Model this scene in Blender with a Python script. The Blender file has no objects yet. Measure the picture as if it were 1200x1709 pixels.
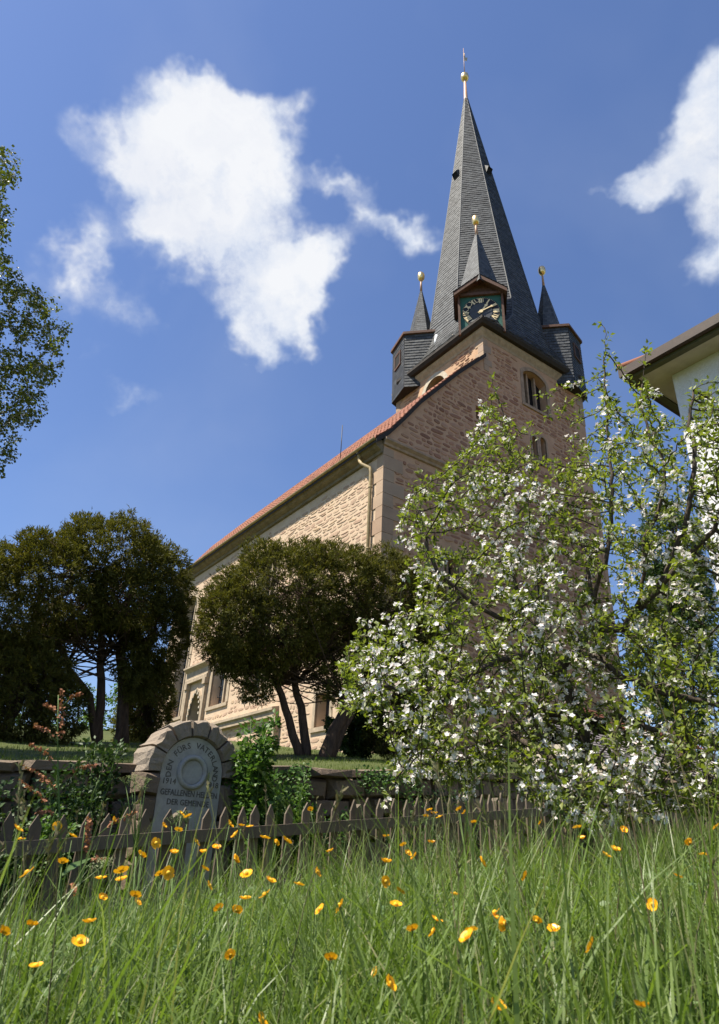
import bpy, bmesh, math, random
import numpy as np
from mathutils import Vector, Matrix
from mathutils.geometry import tessellate_polygon
R_ = math.radians
random.seed(7); RNG = np.random.default_rng(7)
SC = bpy.context.scene
COL = SC.collection

# ------------------------------------------------------------------ camera
FPX = 1130.0; CX, CY = 600.0, 854.5            # focal length and centre in photo pixels (1200 x 1709)
PITCH, ROLL, YAW = R_(26.70), R_(2.59), R_(-34.918)
_cp, _sp, _cr, _sr = math.cos(PITCH), math.sin(PITCH), math.cos(ROLL), math.sin(ROLL)
cF = np.array([0, _cp, _sp]); _U0 = np.array([0, -_sp, _cp]); _R0 = np.array([1.0, 0, 0])
cR = _cr*_R0 + _sr*_U0; cU = -_sr*_R0 + _cr*_U0
cam_d = bpy.data.cameras.new('camera'); cam = bpy.data.objects.new('camera', cam_d); COL.objects.link(cam)
cam.matrix_world = Matrix(((cR[0], cU[0], -cF[0], 0), (cR[1], cU[1], -cF[1], 0), (cR[2], cU[2], -cF[2], 0), (0, 0, 0, 1)))
cam_d.sensor_fit = 'VERTICAL'; cam_d.sensor_height = 36; cam_d.lens = FPX/1709*36
cam_d.clip_start = 0.05; cam_d.clip_end = 3000
SC.camera = cam
cam_d.dof.use_dof = True; cam_d.dof.focus_distance = 14.0; cam_d.dof.aperture_fstop = 11.0

# ------------------------------------------------------------------ sun, exposure
SUN_HEAD, SUN_EL = -107.0, 61.0                   # compass heading from the view axis, elevation
_h, _e = R_(SUN_HEAD), R_(SUN_EL)
SDIR = Vector((math.sin(_h)*math.cos(_e), math.cos(_h)*math.cos(_e), math.sin(_e)))
sl = bpy.data.lights.new('sun', 'SUN'); sun = bpy.data.objects.new('sun', sl); COL.objects.link(sun)
sl.energy = 5.0; sl.angle = R_(0.53); sl.color = (1.0, 0.93, 0.80)
sun.rotation_euler = SDIR.to_track_quat('Z', 'Y').to_euler(); sun.location = (-30, 0, 60)
SC.view_settings.view_transform = 'Standard'; SC.view_settings.look = 'None'
SC.view_settings.exposure = 1.0; SC.view_settings.gamma = 1.0
SC.view_settings.use_curve_mapping = False
SC.cycles.use_denoising = True
SC.cycles.max_bounces = 6; SC.cycles.diffuse_bounces = 3; SC.cycles.transparent_max_bounces = 8

def ray(x, y):
    return (x-CX)/FPX*cR - (y-CY)/FPX*cU + cF
def at_h(x, y, h):                               # point seen at a photo pixel, h metres away over the ground
    d = ray(x, y); return d/np.hypot(d[0], d[1])*h

# ------------------------------------------------------------------ world: Nishita sky with fair-weather clouds
W = bpy.data.worlds.new('World'); SC.world = W; W.use_nodes = True
wn, wl = W.node_tree.nodes, W.node_tree.links
wn.clear()
def wnode(t, **k):
    n = wn.new(t)
    for a, b in k.items(): setattr(n, a, b)
    return n
def wmath(op, a, b=None, clamp=False):
    n = wnode('ShaderNodeMath', operation=op, use_clamp=clamp)
    for i, v in enumerate((a, b)):
        if v is None: continue
        if isinstance(v, (int, float)): n.inputs[i].default_value = v
        else: wl.new(v, n.inputs[i])
    return n.outputs[0]
def wvec(op, a, b=None, out=0):
    n = wnode('ShaderNodeVectorMath', operation=op)
    for i, v in enumerate((a, b)):
        if v is None: continue
        if isinstance(v, (tuple, list)): n.inputs[i].default_value = v
        else: wl.new(v, n.inputs[i])
    return n.outputs[out]
wout = wnode('ShaderNodeOutputWorld'); wbg = wnode('ShaderNodeBackground')
sky = wnode('ShaderNodeTexSky', sky_type='NISHITA', sun_disc=False)
sky.sun_elevation = _e; sky.sun_rotation = _h; sky.altitude = 400; sky.air_density = 1.25; sky.dust_density = 0.6; sky.ozone_density = 2.2
tc = wnode('ShaderNodeTexCoord')
dirv = tc.outputs['Generated']
def wnoise(vec, scale, detail, rough, dist=0.0):
    n = wnode('ShaderNodeTexNoise'); n.inputs['Scale'].default_value = scale; n.inputs['Detail'].default_value = detail
    n.inputs['Roughness'].default_value = rough; n.inputs['Distortion'].default_value = dist
    wl.new(vec, n.inputs['Vector']); return n
nz1 = wnoise(dirv, 3.2, 4, 0.6)
off = wvec('SUBTRACT', nz1.outputs['Color'], (0.5, 0.5, 0.5))
sc_ = wnode('ShaderNodeVectorMath', operation='SCALE'); wl.new(off, sc_.inputs[0]); sc_.inputs['Scale'].default_value = 0.20
nz0 = wnoise(dirv, 11.0, 4, 0.65)
off0 = wvec('SUBTRACT', nz0.outputs['Color'], (0.5, 0.5, 0.5))
sc0 = wnode('ShaderNodeVectorMath', operation='SCALE'); wl.new(off0, sc0.inputs[0]); sc0.inputs['Scale'].default_value = 0.10
wd = wvec('ADD', wvec('ADD', dirv, sc_.outputs[0]), sc0.outputs[0])   # warped direction
def blob(cdir, xa, ya, rx, ry, amp):
    a = wmath('DIVIDE', wvec('DOT_PRODUCT', wd, tuple(xa), 1), rx)
    ox = float(np.dot(cdir, xa)); oy = float(np.dot(cdir, ya))
    a = wmath('SUBTRACT', a, ox/rx)
    b = wmath('SUBTRACT', wmath('DIVIDE', wvec('DOT_PRODUCT', wd, tuple(ya), 1), ry), oy/ry)
    fr = wmath('GREATER_THAN', wvec('DOT_PRODUCT', dirv, tuple(cdir), 1), 0.2)
    r2 = wmath('ADD', wmath('MULTIPLY', a, a), wmath('MULTIPLY', b, b))
    m = wmath('SUBTRACT', 1.0, wmath('SQRT', r2), True)
    return wmath('MULTIPLY', wmath('MULTIPLY', m, fr), amp)
BL = []   # (px, py, rx, ry, amplitude) of the clouds in view
BL += [(255,345,110,100,1.15),(450,300,95,110,1.0),(430,200,120,70,.8),(360,165,70,60,.7),(520,545,70,60,.8),(410,560,60,50,.6),(330,225,160,120,1.4),(248,285,110,85,1.1),(410,250,150,110,1.15),(385,370,145,120,1.25),(300,400,120,95,1.15),
       (455,495,150,115,1.25),(545,480,80,95,1.05),(160,245,60,55,.55),(505,195,70,60,.45),
       (160,400,50,65,.85),(150,455,45,50,.8),(205,510,75,75,.75),(215,665,110,50,.62),(90,470,120,80,.5),(160,590,70,40,.4),
       (560,325,70,42,.8),(602,380,48,70,.85),(690,395,85,56,.95),(640,390,50,30,.6),(655,235,80,30,.25),
       (1170,140,95,120,1.15),(1150,240,120,110,1.2),(1080,325,135,85,1.1),(1190,340,80,100,1.1),(1030,340,85,60,.9),(1180,440,85,90,1.0)]
sh = wnode('ShaderNodeValue'); sh.outputs[0].default_value = 0
cover = sh.outputs[0]
blobs = []
for px, py, rx, ry, amp in BL:
    d = ray(px, py); n = np.linalg.norm(d); d = d/n
    xa = cR - d*np.dot(cR, d); xa /= np.linalg.norm(xa); ya = np.cross(xa, d); ya /= np.linalg.norm(ya)
    k = n*n**0.5
    blobs.append((d, xa, ya, rx/FPX/n, ry/FPX/n, amp))
rr = random.Random(3)
for i in range(9):                               # the same kind of cloud over the rest of the sky
    azr = R_(60 + 28*i + rr.uniform(-9, 9)); el = R_(rr.uniform(22, 62))
    d = np.array([math.sin(azr)*math.cos(el), math.cos(azr)*math.cos(el), math.sin(el)])
    xa = np.array([d[1], -d[0], 0]); xa /= np.linalg.norm(xa); ya = np.cross(xa, d)
    blobs.append((d, xa, ya, rr.uniform(.12, .24), rr.uniform(.07, .13), rr.uniform(.8, 1.2)))
for b in blobs:
    cover = wmath('ADD', cover, wmath('POWER', blob(*b), 1.6))
nz2 = wnoise(wd, 6.0, 7, 0.62)
nz3 = wnoise(dirv, 26.0, 5, 0.66)
nn = wmath('ADD', wmath('MULTIPLY', wmath('SUBTRACT', nz2.outputs['Fac'], 0.5), 1.5), wmath('MULTIPLY', wmath('SUBTRACT', nz3.outputs['Fac'], 0.5), .55))
dens = wmath('MULTIPLY', wmath('ADD', nn, 0.78), cover)
mr = wnode('ShaderNodeMapRange', interpolation_type='SMOOTHSTEP')
mr.inputs['From Min'].default_value = 0.07; mr.inputs['From Max'].default_value = 0.72
wl.new(dens, mr.inputs['Value'])
alpha = wmath('MULTIPLY', mr.outputs[0], wmath('ADD', 0.62, wmath('MULTIPLY', nz2.outputs['Fac'], 0.62), True))
alpha = wmath('MULTIPLY', alpha, 0.97)
cirr = wnoise(dirv, 2.2, 4, 0.55, 0.4)           # faint high veil
cv = wnode('ShaderNodeMapRange'); cv.inputs['From Min'].default_value = .52; cv.inputs['From Max'].default_value = .8; cv.inputs['To Max'].default_value = .10
wl.new(cirr.outputs['Fac'], cv.inputs['Value'])
alpha = wmath('MAXIMUM', alpha, cv.outputs[0])
tint = wnode('ShaderNodeMix', data_type='RGBA', blend_type='MULTIPLY'); tint.inputs[0].default_value = 1
wl.new(sky.outputs[0], tint.inputs[6]); tint.inputs[7].default_value = (0.84, 0.90, 1.12, 1)
crp = wnode('ShaderNodeValToRGB')
crp.color_ramp.elements[0].position = .25; crp.color_ramp.elements[0].color = (4.2, 4.9, 6.2, 1)
crp.color_ramp.elements[1].position = .75; crp.color_ramp.elements[1].color = (6.7, 6.8, 7.0, 1)
shade = wmath('ADD', wmath('MULTIPLY', nz1.outputs['Fac'], 1.1), wmath('ADD', wmath('MULTIPLY', nz3.outputs['Fac'], .45), wmath('MULTIPLY', dens, .35)))
wl.new(wmath('SUBTRACT', shade, .45, True), crp.inputs[0])
cm = wnode('ShaderNodeMix', data_type='RGBA'); wl.new(alpha, cm.inputs[0]); wl.new(tint.outputs[2], cm.inputs[6]); wl.new(crp.outputs[0], cm.inputs[7])
wl.new(cm.outputs[2], wbg.inputs[0]); wbg.inputs[1].default_value = 0.070
W.cycles.sampling_method = 'MANUAL'; W.cycles.sample_map_resolution = 256
wl.new(wbg.outputs[0], wout.inputs[0])

# ------------------------------------------------------------------ materials
class NT:
    def __init__(s, name):
        s.m = bpy.data.materials.new(name); s.m.use_nodes = True
        s.n, s.l = s.m.node_tree.nodes, s.m.node_tree.links
        s.b = s.n['Principled BSDF']; s.o = s.n['Material Output']
        s.b.inputs['Specular IOR Level'].default_value = 0.3
    def node(s, t, **k):
        n = s.n.new(t)
        for a, b in k.items(): setattr(n, a, b)
        return n
    def link(s, a, b): s.l.new(a, b)
    def val(s, sock, v):
        if hasattr(v, 'links') or isinstance(v, bpy.types.NodeSocket): s.l.new(v, sock)
        else: sock.default_value = v
    def math(s, op, a, b=0.0, clamp=False):
        n = s.node('ShaderNodeMath', operation=op, use_clamp=clamp); s.val(n.inputs[0], a); s.val(n.inputs[1], b); return n.outputs[0]
    def coord(s, kind='Object', scale=(1, 1, 1)):
        if kind == 'World': src = s.node('ShaderNodeNewGeometry').outputs['Position']
        else: src = s.node('ShaderNodeTexCoord').outputs[kind]
        mp = s.node('ShaderNodeMapping'); mp.inputs['Scale'].default_value = scale; s.link(src, mp.inputs[0]); return mp.outputs[0]
    def noise(s, scale, detail=4, rough=.55, vec=None):
        n = s.node('ShaderNodeTexNoise'); n.inputs['Scale'].default_value = scale; n.inputs['Detail'].default_value = detail; n.inputs['Roughness'].default_value = rough
        if vec is not None: s.link(vec, n.inputs['Vector'])
        return n.outputs['Fac']
    def ramp(s, fac, stops):
        n = s.node('ShaderNodeValToRGB'); r = n.color_ramp
        while len(r.elements) < len(stops): r.elements.new(.5)
        for e, (p, c) in zip(r.elements, stops): e.position = p; e.color = (*c, 1)
        s.link(fac, n.inputs[0]); return n.outputs[0]
    def mix(s, fac, a, b, mode='MIX'):
        n = s.node('ShaderNodeMix', data_type='RGBA', blend_type=mode)
        s.val(n.inputs[0], fac); s.val(n.inputs[6], a if not isinstance(a, tuple) else (*a, 1)); s.val(n.inputs[7], b if not isinstance(b, tuple) else (*b, 1)); return n.outputs[2]
    def rnd(s):                                   # random per piece: per island and per object
        g = s.node('ShaderNodeNewGeometry').outputs['Random Per Island']; o = s.node('ShaderNodeObjectInfo').outputs['Random']
        return s.math('FRACT', s.math('ADD', g, o))
    def color(s, c): s.val(s.b.inputs['Base Color'], c if not isinstance(c, tuple) else (*c, 1))
    def bump(s, h, strength=.4, dist=.02):
        n = s.node('ShaderNodeBump'); n.inputs['Strength'].default_value = strength; n.inputs['Distance'].default_value = dist
        s.link(h, n.inputs['Height']); s.link(n.outputs[0], s.b.inputs['Normal'])
    def rough(s, v): s.val(s.b.inputs['Roughness'], v)
    def translucent(s, col, fac):
        t = s.node('ShaderNodeBsdfTranslucent'); s.val(t.inputs[0], col if not isinstance(col, tuple) else (*col, 1))
        mx = s.node('ShaderNodeMixShader'); mx.inputs[0].default_value = fac
        s.link(s.b.outputs[0], mx.inputs[1]); s.link(t.outputs[0], mx.inputs[2]); s.link(mx.outputs[0], s.o.inputs[0])
M = {}
def simple(name, col, rough=.7, nscale=6, var=.25, bump=.2, metal=0, bd=.01):
    t = NT(name); v = t.coord('World'); n = t.noise(nscale, 6, .6, v)
    lo = tuple(c*(1-var) for c in col); hi = tuple(min(1, c*(1+var)) for c in col)
    t.color(t.ramp(n, [(.3, lo), (.7, hi)])); t.rough(rough); t.b.inputs['Metallic'].default_value = metal
    if bump: t.bump(t.noise(nscale*5, 5, .6, v), bump, bd)
    M[name] = t.m; return t
def leafmat(name, stops, rough=.45, tr=.35, trcol=None, spec=.3):
    t = NT(name); c = t.ramp(t.rnd(), stops); t.color(c); t.rough(rough); t.b.inputs['Specular IOR Level'].default_value = spec
    if tr: t.translucent(t.mix(1.0, c, trcol or (1.15, 1.2, .55), 'MULTIPLY'), tr)
    M[name] = t.m; return t
# masonry
def masonry(name, stops, nb=.35):
    t = NT(name); v = t.coord('World'); c = t.ramp(t.rnd(), stops)
    n = t.noise(9, 7, .65, v); c2 = t.mix(t.math('MULTIPLY', n, .28), c, (.36, .255, .175))
    n2 = t.noise(1.1, 5, .6, v); c3 = t.mix(t.ramp(n2, [(.35, (.0, .0, .0)), (.75, (.4, .4, .4))]), c2, (.19, .125, .085))
    t.color(c3); t.rough(.92); t.bump(t.noise(22, 8, .7, v), nb, .03); M[name] = t.m
masonry('gable_stone', [(0, (.19, .078, .046)), (.12, (.31, .145, .088)), (.5, (.43, .235, .142)), (.8, (.50, .30, .19)), (1, (.22, .095, .058))])
masonry('south_stone', [(0, (.40, .26, .18)), (.25, (.50, .36, .25)), (.5, (.45, .305, .215)), (.75, (.54, .40, .28)), (1, (.52, .375, .23))], .5)
masonry('dressed_stone', [(0, (.35, .235, .16)), (.5, (.43, .31, .21)), (1, (.37, .27, .20))], .25)
masonry('wall_block', [(0, (.10, .080, .058)), (.5, (.17, .135, .095)), (1, (.13, .10, .072))], .9)
masonry('ring_stone', [(0, (.20, .175, .14)), (.5, (.27, .235, .185)), (1, (.24, .20, .155))], .8)
def mortar(name, a, b, c):
    t = NT(name); v = t.coord('World'); n = t.noise(2.2, 8, .65, v); k = t.ramp(n, [(.3, a), (.55, b), (.75, c)])
    f = t.noise(30, 5, .7, v); t.color(t.mix(t.math('MULTIPLY', f, .5), k, a)); t.rough(.95); t.bump(t.noise(40, 6, .7, v), .5, .02); M[name] = t.m
mortar('gable_mortar', (.42, .255, .155), (.52, .335, .210), (.58, .395, .26))
mortar('south_mortar', (.48, .35, .24), (.56, .43, .30), (.62, .50, .37))
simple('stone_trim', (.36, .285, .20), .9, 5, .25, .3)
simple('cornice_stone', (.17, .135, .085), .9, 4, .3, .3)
simple('brown_trim', (.33, .235, .16), .9, 5, .25, .3)
simple('pale_stone', (.46, .40, .31), .9, 6, .2, .3)
simple('tablet_stone', (.36, .345, .31), .85, 7, .22, .4)
t = NT('slate'); v = t.coord('World'); c = t.ramp(t.rnd(), [(0, (.034, .038, .044)), (.5, (.062, .068, .076)), (1, (.10, .107, .115))])
t.color(t.mix(t.math('MULTIPLY', t.noise(1.3, 5, .6, v), .5), c, (.058, .055, .050))); t.rough(.6); t.b.inputs['Specular IOR Level'].default_value = .3; t.bump(t.noise(14, 6, .6, v), .3, .02); M['slate'] = t.m
simple('timber_brown', (.115, .060, .040), .7, 9, .35, .3)
simple('timber_dark', (.035, .028, .023), .8, 9, .3, .3)
simple('lead', (.55, .57, .60), .45, 4, .15, .15)
t = NT('gold'); t.color((.95, .66, .28)); t.b.inputs['Metallic'].default_value = 1; t.rough(.32); M['gold'] = t.m
simple('copper_rod', (.50, .30, .19), .5, 9, .2, .1)
simple('iron', (.03, .03, .032), .55, 12, .2, .1)
simple('clock_green', (.035, .115, .085), .55, 8, .2, .1)
simple('clock_black', (.016, .018, .020), .5, 8, .2, .1)
simple('clock_grey', (.060, .064, .072), .55, 8, .2, .1)
t = NT('numeral_gold'); t.color((.92, .72, .40)); t.rough(.5); t.b.inputs['Metallic'].default_value = .25; M['numeral_gold'] = t.m
simple('void_shade', (.012, .010, .009), .9, 5, .2, 0)  # near-black colour that paints in the shade inside unlit openings
t = NT('dark_glass'); t.color((.02, .03, .045)); t.rough(.12); t.b.inputs['Specular IOR Level'].default_value = .6; M['dark_glass'] = t.m
t = NT('clay_tile'); v = t.coord('World'); c = t.ramp(t.rnd(), [(0, (.17, .058, .030)), (.4, (.25, .085, .045)), (.75, (.31, .115, .062)), (1, (.17, .075, .05))])
t.color(t.mix(t.math('MULTIPLY', t.noise(1.5, 6, .65, v), .6), c, (.16, .085, .06))); t.rough(.85); t.bump(t.noise(35, 5, .6, v), .3, .01); M['clay_tile'] = t.m
t = NT('grey_tile'); v = t.coord('World'); c = t.ramp(t.rnd(), [(0, (.13, .115, .118)), (1, (.19, .168, .170))]); t.color(c); t.rough(.8); M['grey_tile'] = t.m
t = NT('render_white'); v = t.coord('World'); t.color(t.ramp(t.noise(1.2, 7, .6, v), [(.3, (.70, .69, .69)), (.7, (.80, .79, .79))])); t.rough(.95); t.bump(t.noise(24, 8, .75, v), .9, .05); M['render_white'] = t.m
simple('soffit_cream', (.42, .36, .25), .8, 3, .12, .15)
simple('fascia_brown', (.045, .027, .019), .6, 6, .25, .2)
simple('gutter_green', (.065, .060, .022), .6, 6, .2, .1)
simple('pipe_ochre', (.30, .225, .11), .55, 5, .25, .15)
t = NT('weathered_wood'); v = t.coord('Object', (14, 14, 2.0)); n = t.noise(3, 7, .65, v); k = t.mix(t.rnd(), (.125, .095, .068), (.20, .16, .118))
t.color(t.mix(t.math('MULTIPLY', n, .75), k, (.055, .043, .034))); t.rough(.9); t.bump(n, .6, .01); M['weathered_wood'] = t.m
t = NT('bark_thuja'); v = t.coord('World', (9, 9, 1.6)); n = t.noise(3, 7, .65, v); t.color(t.ramp(n, [(.3, (.035, .022, .015)), (.7, (.105, .068, .045))])); t.rough(.95); t.bump(n, .8, .04); M['bark_thuja'] = t.m
t = NT('bark_apple'); v = t.coord('World', (16, 16, 6)); n = t.noise(3, 7, .65, v); t.color(t.ramp(n, [(.3, (.030, .022, .017)), (.7, (.11, .085, .062))])); t.rough(.9); t.bump(n, .7, .02); M['bark_apple'] = t.m
t = NT('bark_birch'); v = t.coord('World', (3, 3, 9)); n = t.noise(3, 7, .65, v); t.color(t.ramp(n, [(.38, (.03, .025, .02)), (.5, (.45, .42, .37))])); t.rough(.8); M['bark_birch'] = t.m
simple('thuja_core', (.018, .017, .008), .95, 6, .3, 0)
leafmat('thuja_leaf', [(0, (.050, .054, .013)), (.45, (.095, .098, .022)), (.8, (.135, .132, .030)), (1, (.11, .09, .026))], .7, .3, (1, 1, .4), .15)
leafmat('apple_leaf', [(0, (.085, .115, .022)), (.5, (.145, .185, .038)), (.85, (.20, .24, .058)), (1, (.26, .285, .085))], .45, .42, (1.2, 1.25, .35), .35)
t = NT('petal_white'); r = t.rnd(); c = t.ramp(r, [(0, (.74, .58, .56)), (.22, (.80, .74, .72)), (.5, (.84, .82, .80)), (1, (.86, .85, .83))]); t.color(c); t.rough(.6); t.translucent(c, .35); M['petal_white'] = t.m
leafmat('birch_leaf', [(0, (.060, .075, .014)), (.6, (.10, .125, .022)), (1, (.17, .18, .04))], .45, .3, (1.1, 1.2, .4))
leafmat('shrub_leaf', [(0, (.040, .090, .018)), (.6, (.075, .150, .030)), (1, (.12, .19, .05))], .45, .35)
leafmat('dark_leaf', [(0, (.018, .040, .010)), (.6, (.035, .070, .016)), (1, (.06, .10, .03))], .5, .25)
leafmat('grass_blade', [(0, (.080, .128, .026)), (.35, (.130, .195, .042)), (.7, (.175, .245, .060)), (.92, (.21, .26, .115)), (1, (.30, .29, .15))], .4, .45, (1.1, 1.2, .4), .35)
leafmat('lawn_blade', [(0, (.060, .10, .014)), (.6, (.095, .140, .022)), (1, (.15, .18, .04))], .5, .35, (1.1, 1.15, .4))
leafmat('herb_leaf', [(0, (.08, .14, .04)), (.6, (.13, .20, .06)), (1, (.20, .26, .13))], .5, .35)
leafmat('seed_head', [(0, (.10, .12, .045)), (.5, (.16, .15, .07)), (.8, (.11, .075, .045)), (1, (.20, .20, .10))], .8, .2, (1, 1, .6))
leafmat('dock_seed', [(0, (.20, .075, .038)), (.6, (.29, .12, .06)), (1, (.36, .17, .08))], .8, .2, (1, 1, .6))
t = NT('buttercup_petal'); t.color((.90, .42, .010)); t.rough(.3); t.translucent((.90, .45, .01), .25); M['buttercup_petal'] = t.m
simple('buttercup_heart', (.75, .45, .03), .7, 60, .3, 0)
simple('green_stem', (.075, .125, .026), .6, 20, .25, 0)
simple('umbel_cream', (.62, .66, .42), .7, 40, .2, 0)
t = NT('soil'); v = t.coord('World'); n = t.noise(1.1, 8, .65, v); t.color(t.ramp(n, [(.3, (.040, .055, .012)), (.6, (.070, .085, .020)), (.8, (.085, .075, .030))])); t.rough(.95); t.bump(t.noise(20, 6, .7, v), .6, .05); M['soil'] = t.m
simple('inscription_dark', (.12, .108, .092), .9, 30, .2, 0)
simple('roof_felt', (.05, .04, .035), .9, 5, .2, 0)

# ------------------------------------------------------------------ object helpers
def link(o, parent=None):
    COL.objects.link(o)
    if parent is not None: o.parent = parent
    return o
def tag(o, label=None, cat=None, group=None, kind=None):
    if label: o['label'] = label
    if cat: o['category'] = cat
    if group: o['group'] = group
    if kind: o['kind'] = kind
    return o
def thing(name, loc, label, cat, rz=0.0, group=None):
    o = bpy.data.objects.new(name, None); o.empty_display_size = .2; link(o)
    o.location = loc; o.rotation_euler = (0, 0, rz); return tag(o, label, cat, group)
def mesh_obj(name, me, mat=None, parent=None, kind=None):
    if mat is not None and not me.materials: me.materials.append(M[mat])
    o = bpy.data.objects.new(name, me); link(o, parent); return tag(o, kind=kind)
def np_mesh(name, V, polys):
    """V (n,3); polys: list of int arrays (m,k)"""
    me = bpy.data.meshes.new(name); V = np.asarray(V, np.float32).reshape(-1, 3)
    polys = [np.asarray(p, np.int32) for p in polys if len(p)]
    nl = sum(p.size for p in polys); nf = sum(len(p) for p in polys)
    me.vertices.add(len(V)); me.vertices.foreach_set('co', V.ravel())
    me.loops.add(nl); me.polygons.add(nf)
    me.loops.foreach_set('vertex_index', np.concatenate([p.ravel() for p in polys]))
    ls = []; st = 0
    for p in polys:
        k = p.shape[1]; ls.append(st + k*np.arange(len(p), dtype=np.int32)); st += p.size
    me.polygons.foreach_set('loop_start', np.concatenate(ls).astype(np.int32))
    me.update(calc_edges=True); me.validate(); return me
class MB:
    def __init__(s): s.v = []; s.f = []; s.sm = []
    def add(s, vs, fs, smooth=False):
        o = len(s.v); s.v += [tuple(map(float, p)) for p in vs]; s.f += [tuple(i+o for i in q) for q in fs]; s.sm += [smooth]*len(fs); return s
    def box(s, x0, x1, y0, y1, z0, z1):
        vs = [(x, y, z) for z in (z0, z1) for y in (y0, y1) for x in (x0, x1)]
        return s.add(vs, [(0, 2, 3, 1), (4, 5, 7, 6), (0, 1, 5, 4), (2, 6, 7, 3), (0, 4, 6, 2), (1, 3, 7, 5)])
    def obox(s, o, a, b, c):                      # box from corner o and three edge vectors
        o, a, b, c = map(Vector, (o, a, b, c))
        vs = [o, o+a, o+b, o+a+b, o+c, o+a+c, o+b+c, o+a+b+c]
        return s.add(vs, [(0, 2, 3, 1), (4, 5, 7, 6), (0, 1, 5, 4), (2, 6, 7, 3), (0, 4, 6, 2), (1, 3, 7, 5)])
    def prism(s, pts, ext):                       # planar polygon (3d points) extruded by a vector
        ext = Vector(ext); n = len(pts); vs = [Vector(p) for p in pts]; vs += [p+ext for p in vs]
        fs = [(i, (i+1) % n, n+(i+1) % n, n+i) for i in range(n)]
        tri = tessellate_polygon([[Vector(p) for p in pts]])
        fs += [tuple(q) for q in tri] + [tuple(n+i for i in reversed(q)) for q in tri]
        return s.add(vs, fs)
    def tube(s, path, radii, sides=6, cap=True, smooth=True):
        path = [Vector(p) for p in path]
        if isinstance(radii, (int, float)): radii = [radii]*len(path)
        vs = []; n = len(path); ref = None
        for i, p in enumerate(path):
            d = (path[min(i+1, n-1)]-path[max(i-1, 0)])
            d = d.normalized() if d.length > 1e-9 else Vector((0, 0, 1))
            if ref is None: ref = d.orthogonal().normalized()
            ref = (ref - d*ref.dot(d)); ref = ref.normalized() if ref.length > 1e-6 else d.orthogonal().normalized()
            b = d.cross(ref)
            for k in range(sides):
                a = 2*math.pi*k/sides; vs.append(p+(ref*math.cos(a)+b*math.sin(a))*radii[i])
        fs = [(i*sides+k, i*sides+(k+1) % sides, (i+1)*sides+(k+1) % sides, (i+1)*sides+k) for i in range(n-1) for k in range(sides)]
        if cap: fs += [tuple(range(sides-1, -1, -1)), tuple((n-1)*sides+k for k in range(sides))]
        return s.add(vs, fs, smooth)
    def lathe(s, prof, c=(0, 0, 0), sides=16, smooth=True):   # prof: (r, z)
        vs = [(c[0]+r*math.cos(2*math.pi*k/sides), c[1]+r*math.sin(2*math.pi*k/sides), c[2]+z) for r, z in prof for k in range(sides)]
        fs = [(i*sides+k, i*sides+(k+1) % sides, (i+1)*sides+(k+1) % sides, (i+1)*sides+k) for i in range(len(prof)-1) for k in range(sides)]
        return s.add(vs, fs, smooth)
    def mesh(s, name):
        me = bpy.data.meshes.new(name); me.from_pydata(s.v, [], s.f); me.validate()
        if any(s.sm) and len(me.polygons) == len(s.sm): me.polygons.foreach_set('use_smooth', s.sm)
        me.update(); return me
    def build(s, name, mat, parent=None, kind=None): return mesh_obj(name, s.mesh(name), mat, parent, kind)
def normalize(a): return a/np.maximum(np.linalg.norm(a, axis=-1, keepdims=True), 1e-9)

# leaves: n folded leaves as one mesh (4 triangles each)
def leaves_arrays(P, D, N, L, Wd, droop=.15):
    n = len(P); D = normalize(D); S = normalize(np.cross(D, N)); N = np.cross(S, D)
    L = L[:, None]; Wd = Wd[:, None]
    b = P; m = P+D*L*.48-N*Wd*.10; l = P+D*L*.45+S*Wd*.5+N*Wd*.14; r = P+D*L*.45-S*Wd*.5+N*Wd*.14; tp = P+D*L-N*L*droop
    V = np.stack([b, m, l, r, tp], 1).reshape(-1, 3); o = (np.arange(n)*5)[:, None]
    F = np.concatenate([o+np.array([[0, 1, 2]]), o+np.array([[0, 3, 1]]), o+np.array([[1, 4, 2]]), o+np.array([[1, 3, 4]])])
    return V, F
def leaves_obj(name, mat, parent, P, D, N, L, Wd, droop=.15, kind='stuff'):
    V, F = leaves_arrays(np.asarray(P), np.asarray(D), np.asarray(N), np.asarray(L), np.asarray(Wd), droop)
    return mesh_obj(name, np_mesh(name, V, [F]), mat, parent, kind)
def rand_dirs(n): return normalize(RNG.normal(size=(n, 3)))

# ------------------------------------------------------------------ terrain
ED = np.array([.793, .609]); EN = np.array([-.609, .793])       # along and across the fence
F0 = np.array([-2.47, 5.36]); W0 = F0+1.4*EN                    # fence origin, wall origin
def td(x, y): 
    r = np.stack([np.asarray(x)-W0[0], np.asarray(y)-W0[1]], -1); return r@ED, r@EN
def xy(t, d): return W0[0]+t*ED[0]+d*EN[0], W0[1]+t*ED[1]+d*EN[1]
def sstep(a, b, x): q = np.clip((x-a)/(b-a), 0, 1); return q*q*(3-2*q)
def wall_top(t): return .62+.075*np.clip(t, -12, 16)
def ground(x, y):
    t, d = td(x, y); tt = np.clip(t, -12, 18)
    near = -.50+.10*(tt+1.3); fen = -.76+.102*tt
    k = sstep(-6.5, -1.6, d); mead = near*(1-k)+fen*k
    mead = mead-.05*np.clip(-d-9, 0, 30)*.3
    ter = wall_top(t)-.04+.125*np.clip(d, 0, 34)+.03*np.clip(d-34, 0, 60)
    w = 5.5*sstep(12.2, 13.6, t)
    s = np.where(w < .01, sstep(.06, .28, d), sstep(-w, .3, d))
    bump = .025*np.sin(x*1.7+y*.6)+.02*np.sin(y*2.3-x*1.1)
    return mead*(1-s)+ter*s+bump*np.clip(np.hypot(x, y)/3, 0, 1)
def gz(x, y): return float(ground(np.float64(x), np.float64(y)))
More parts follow.
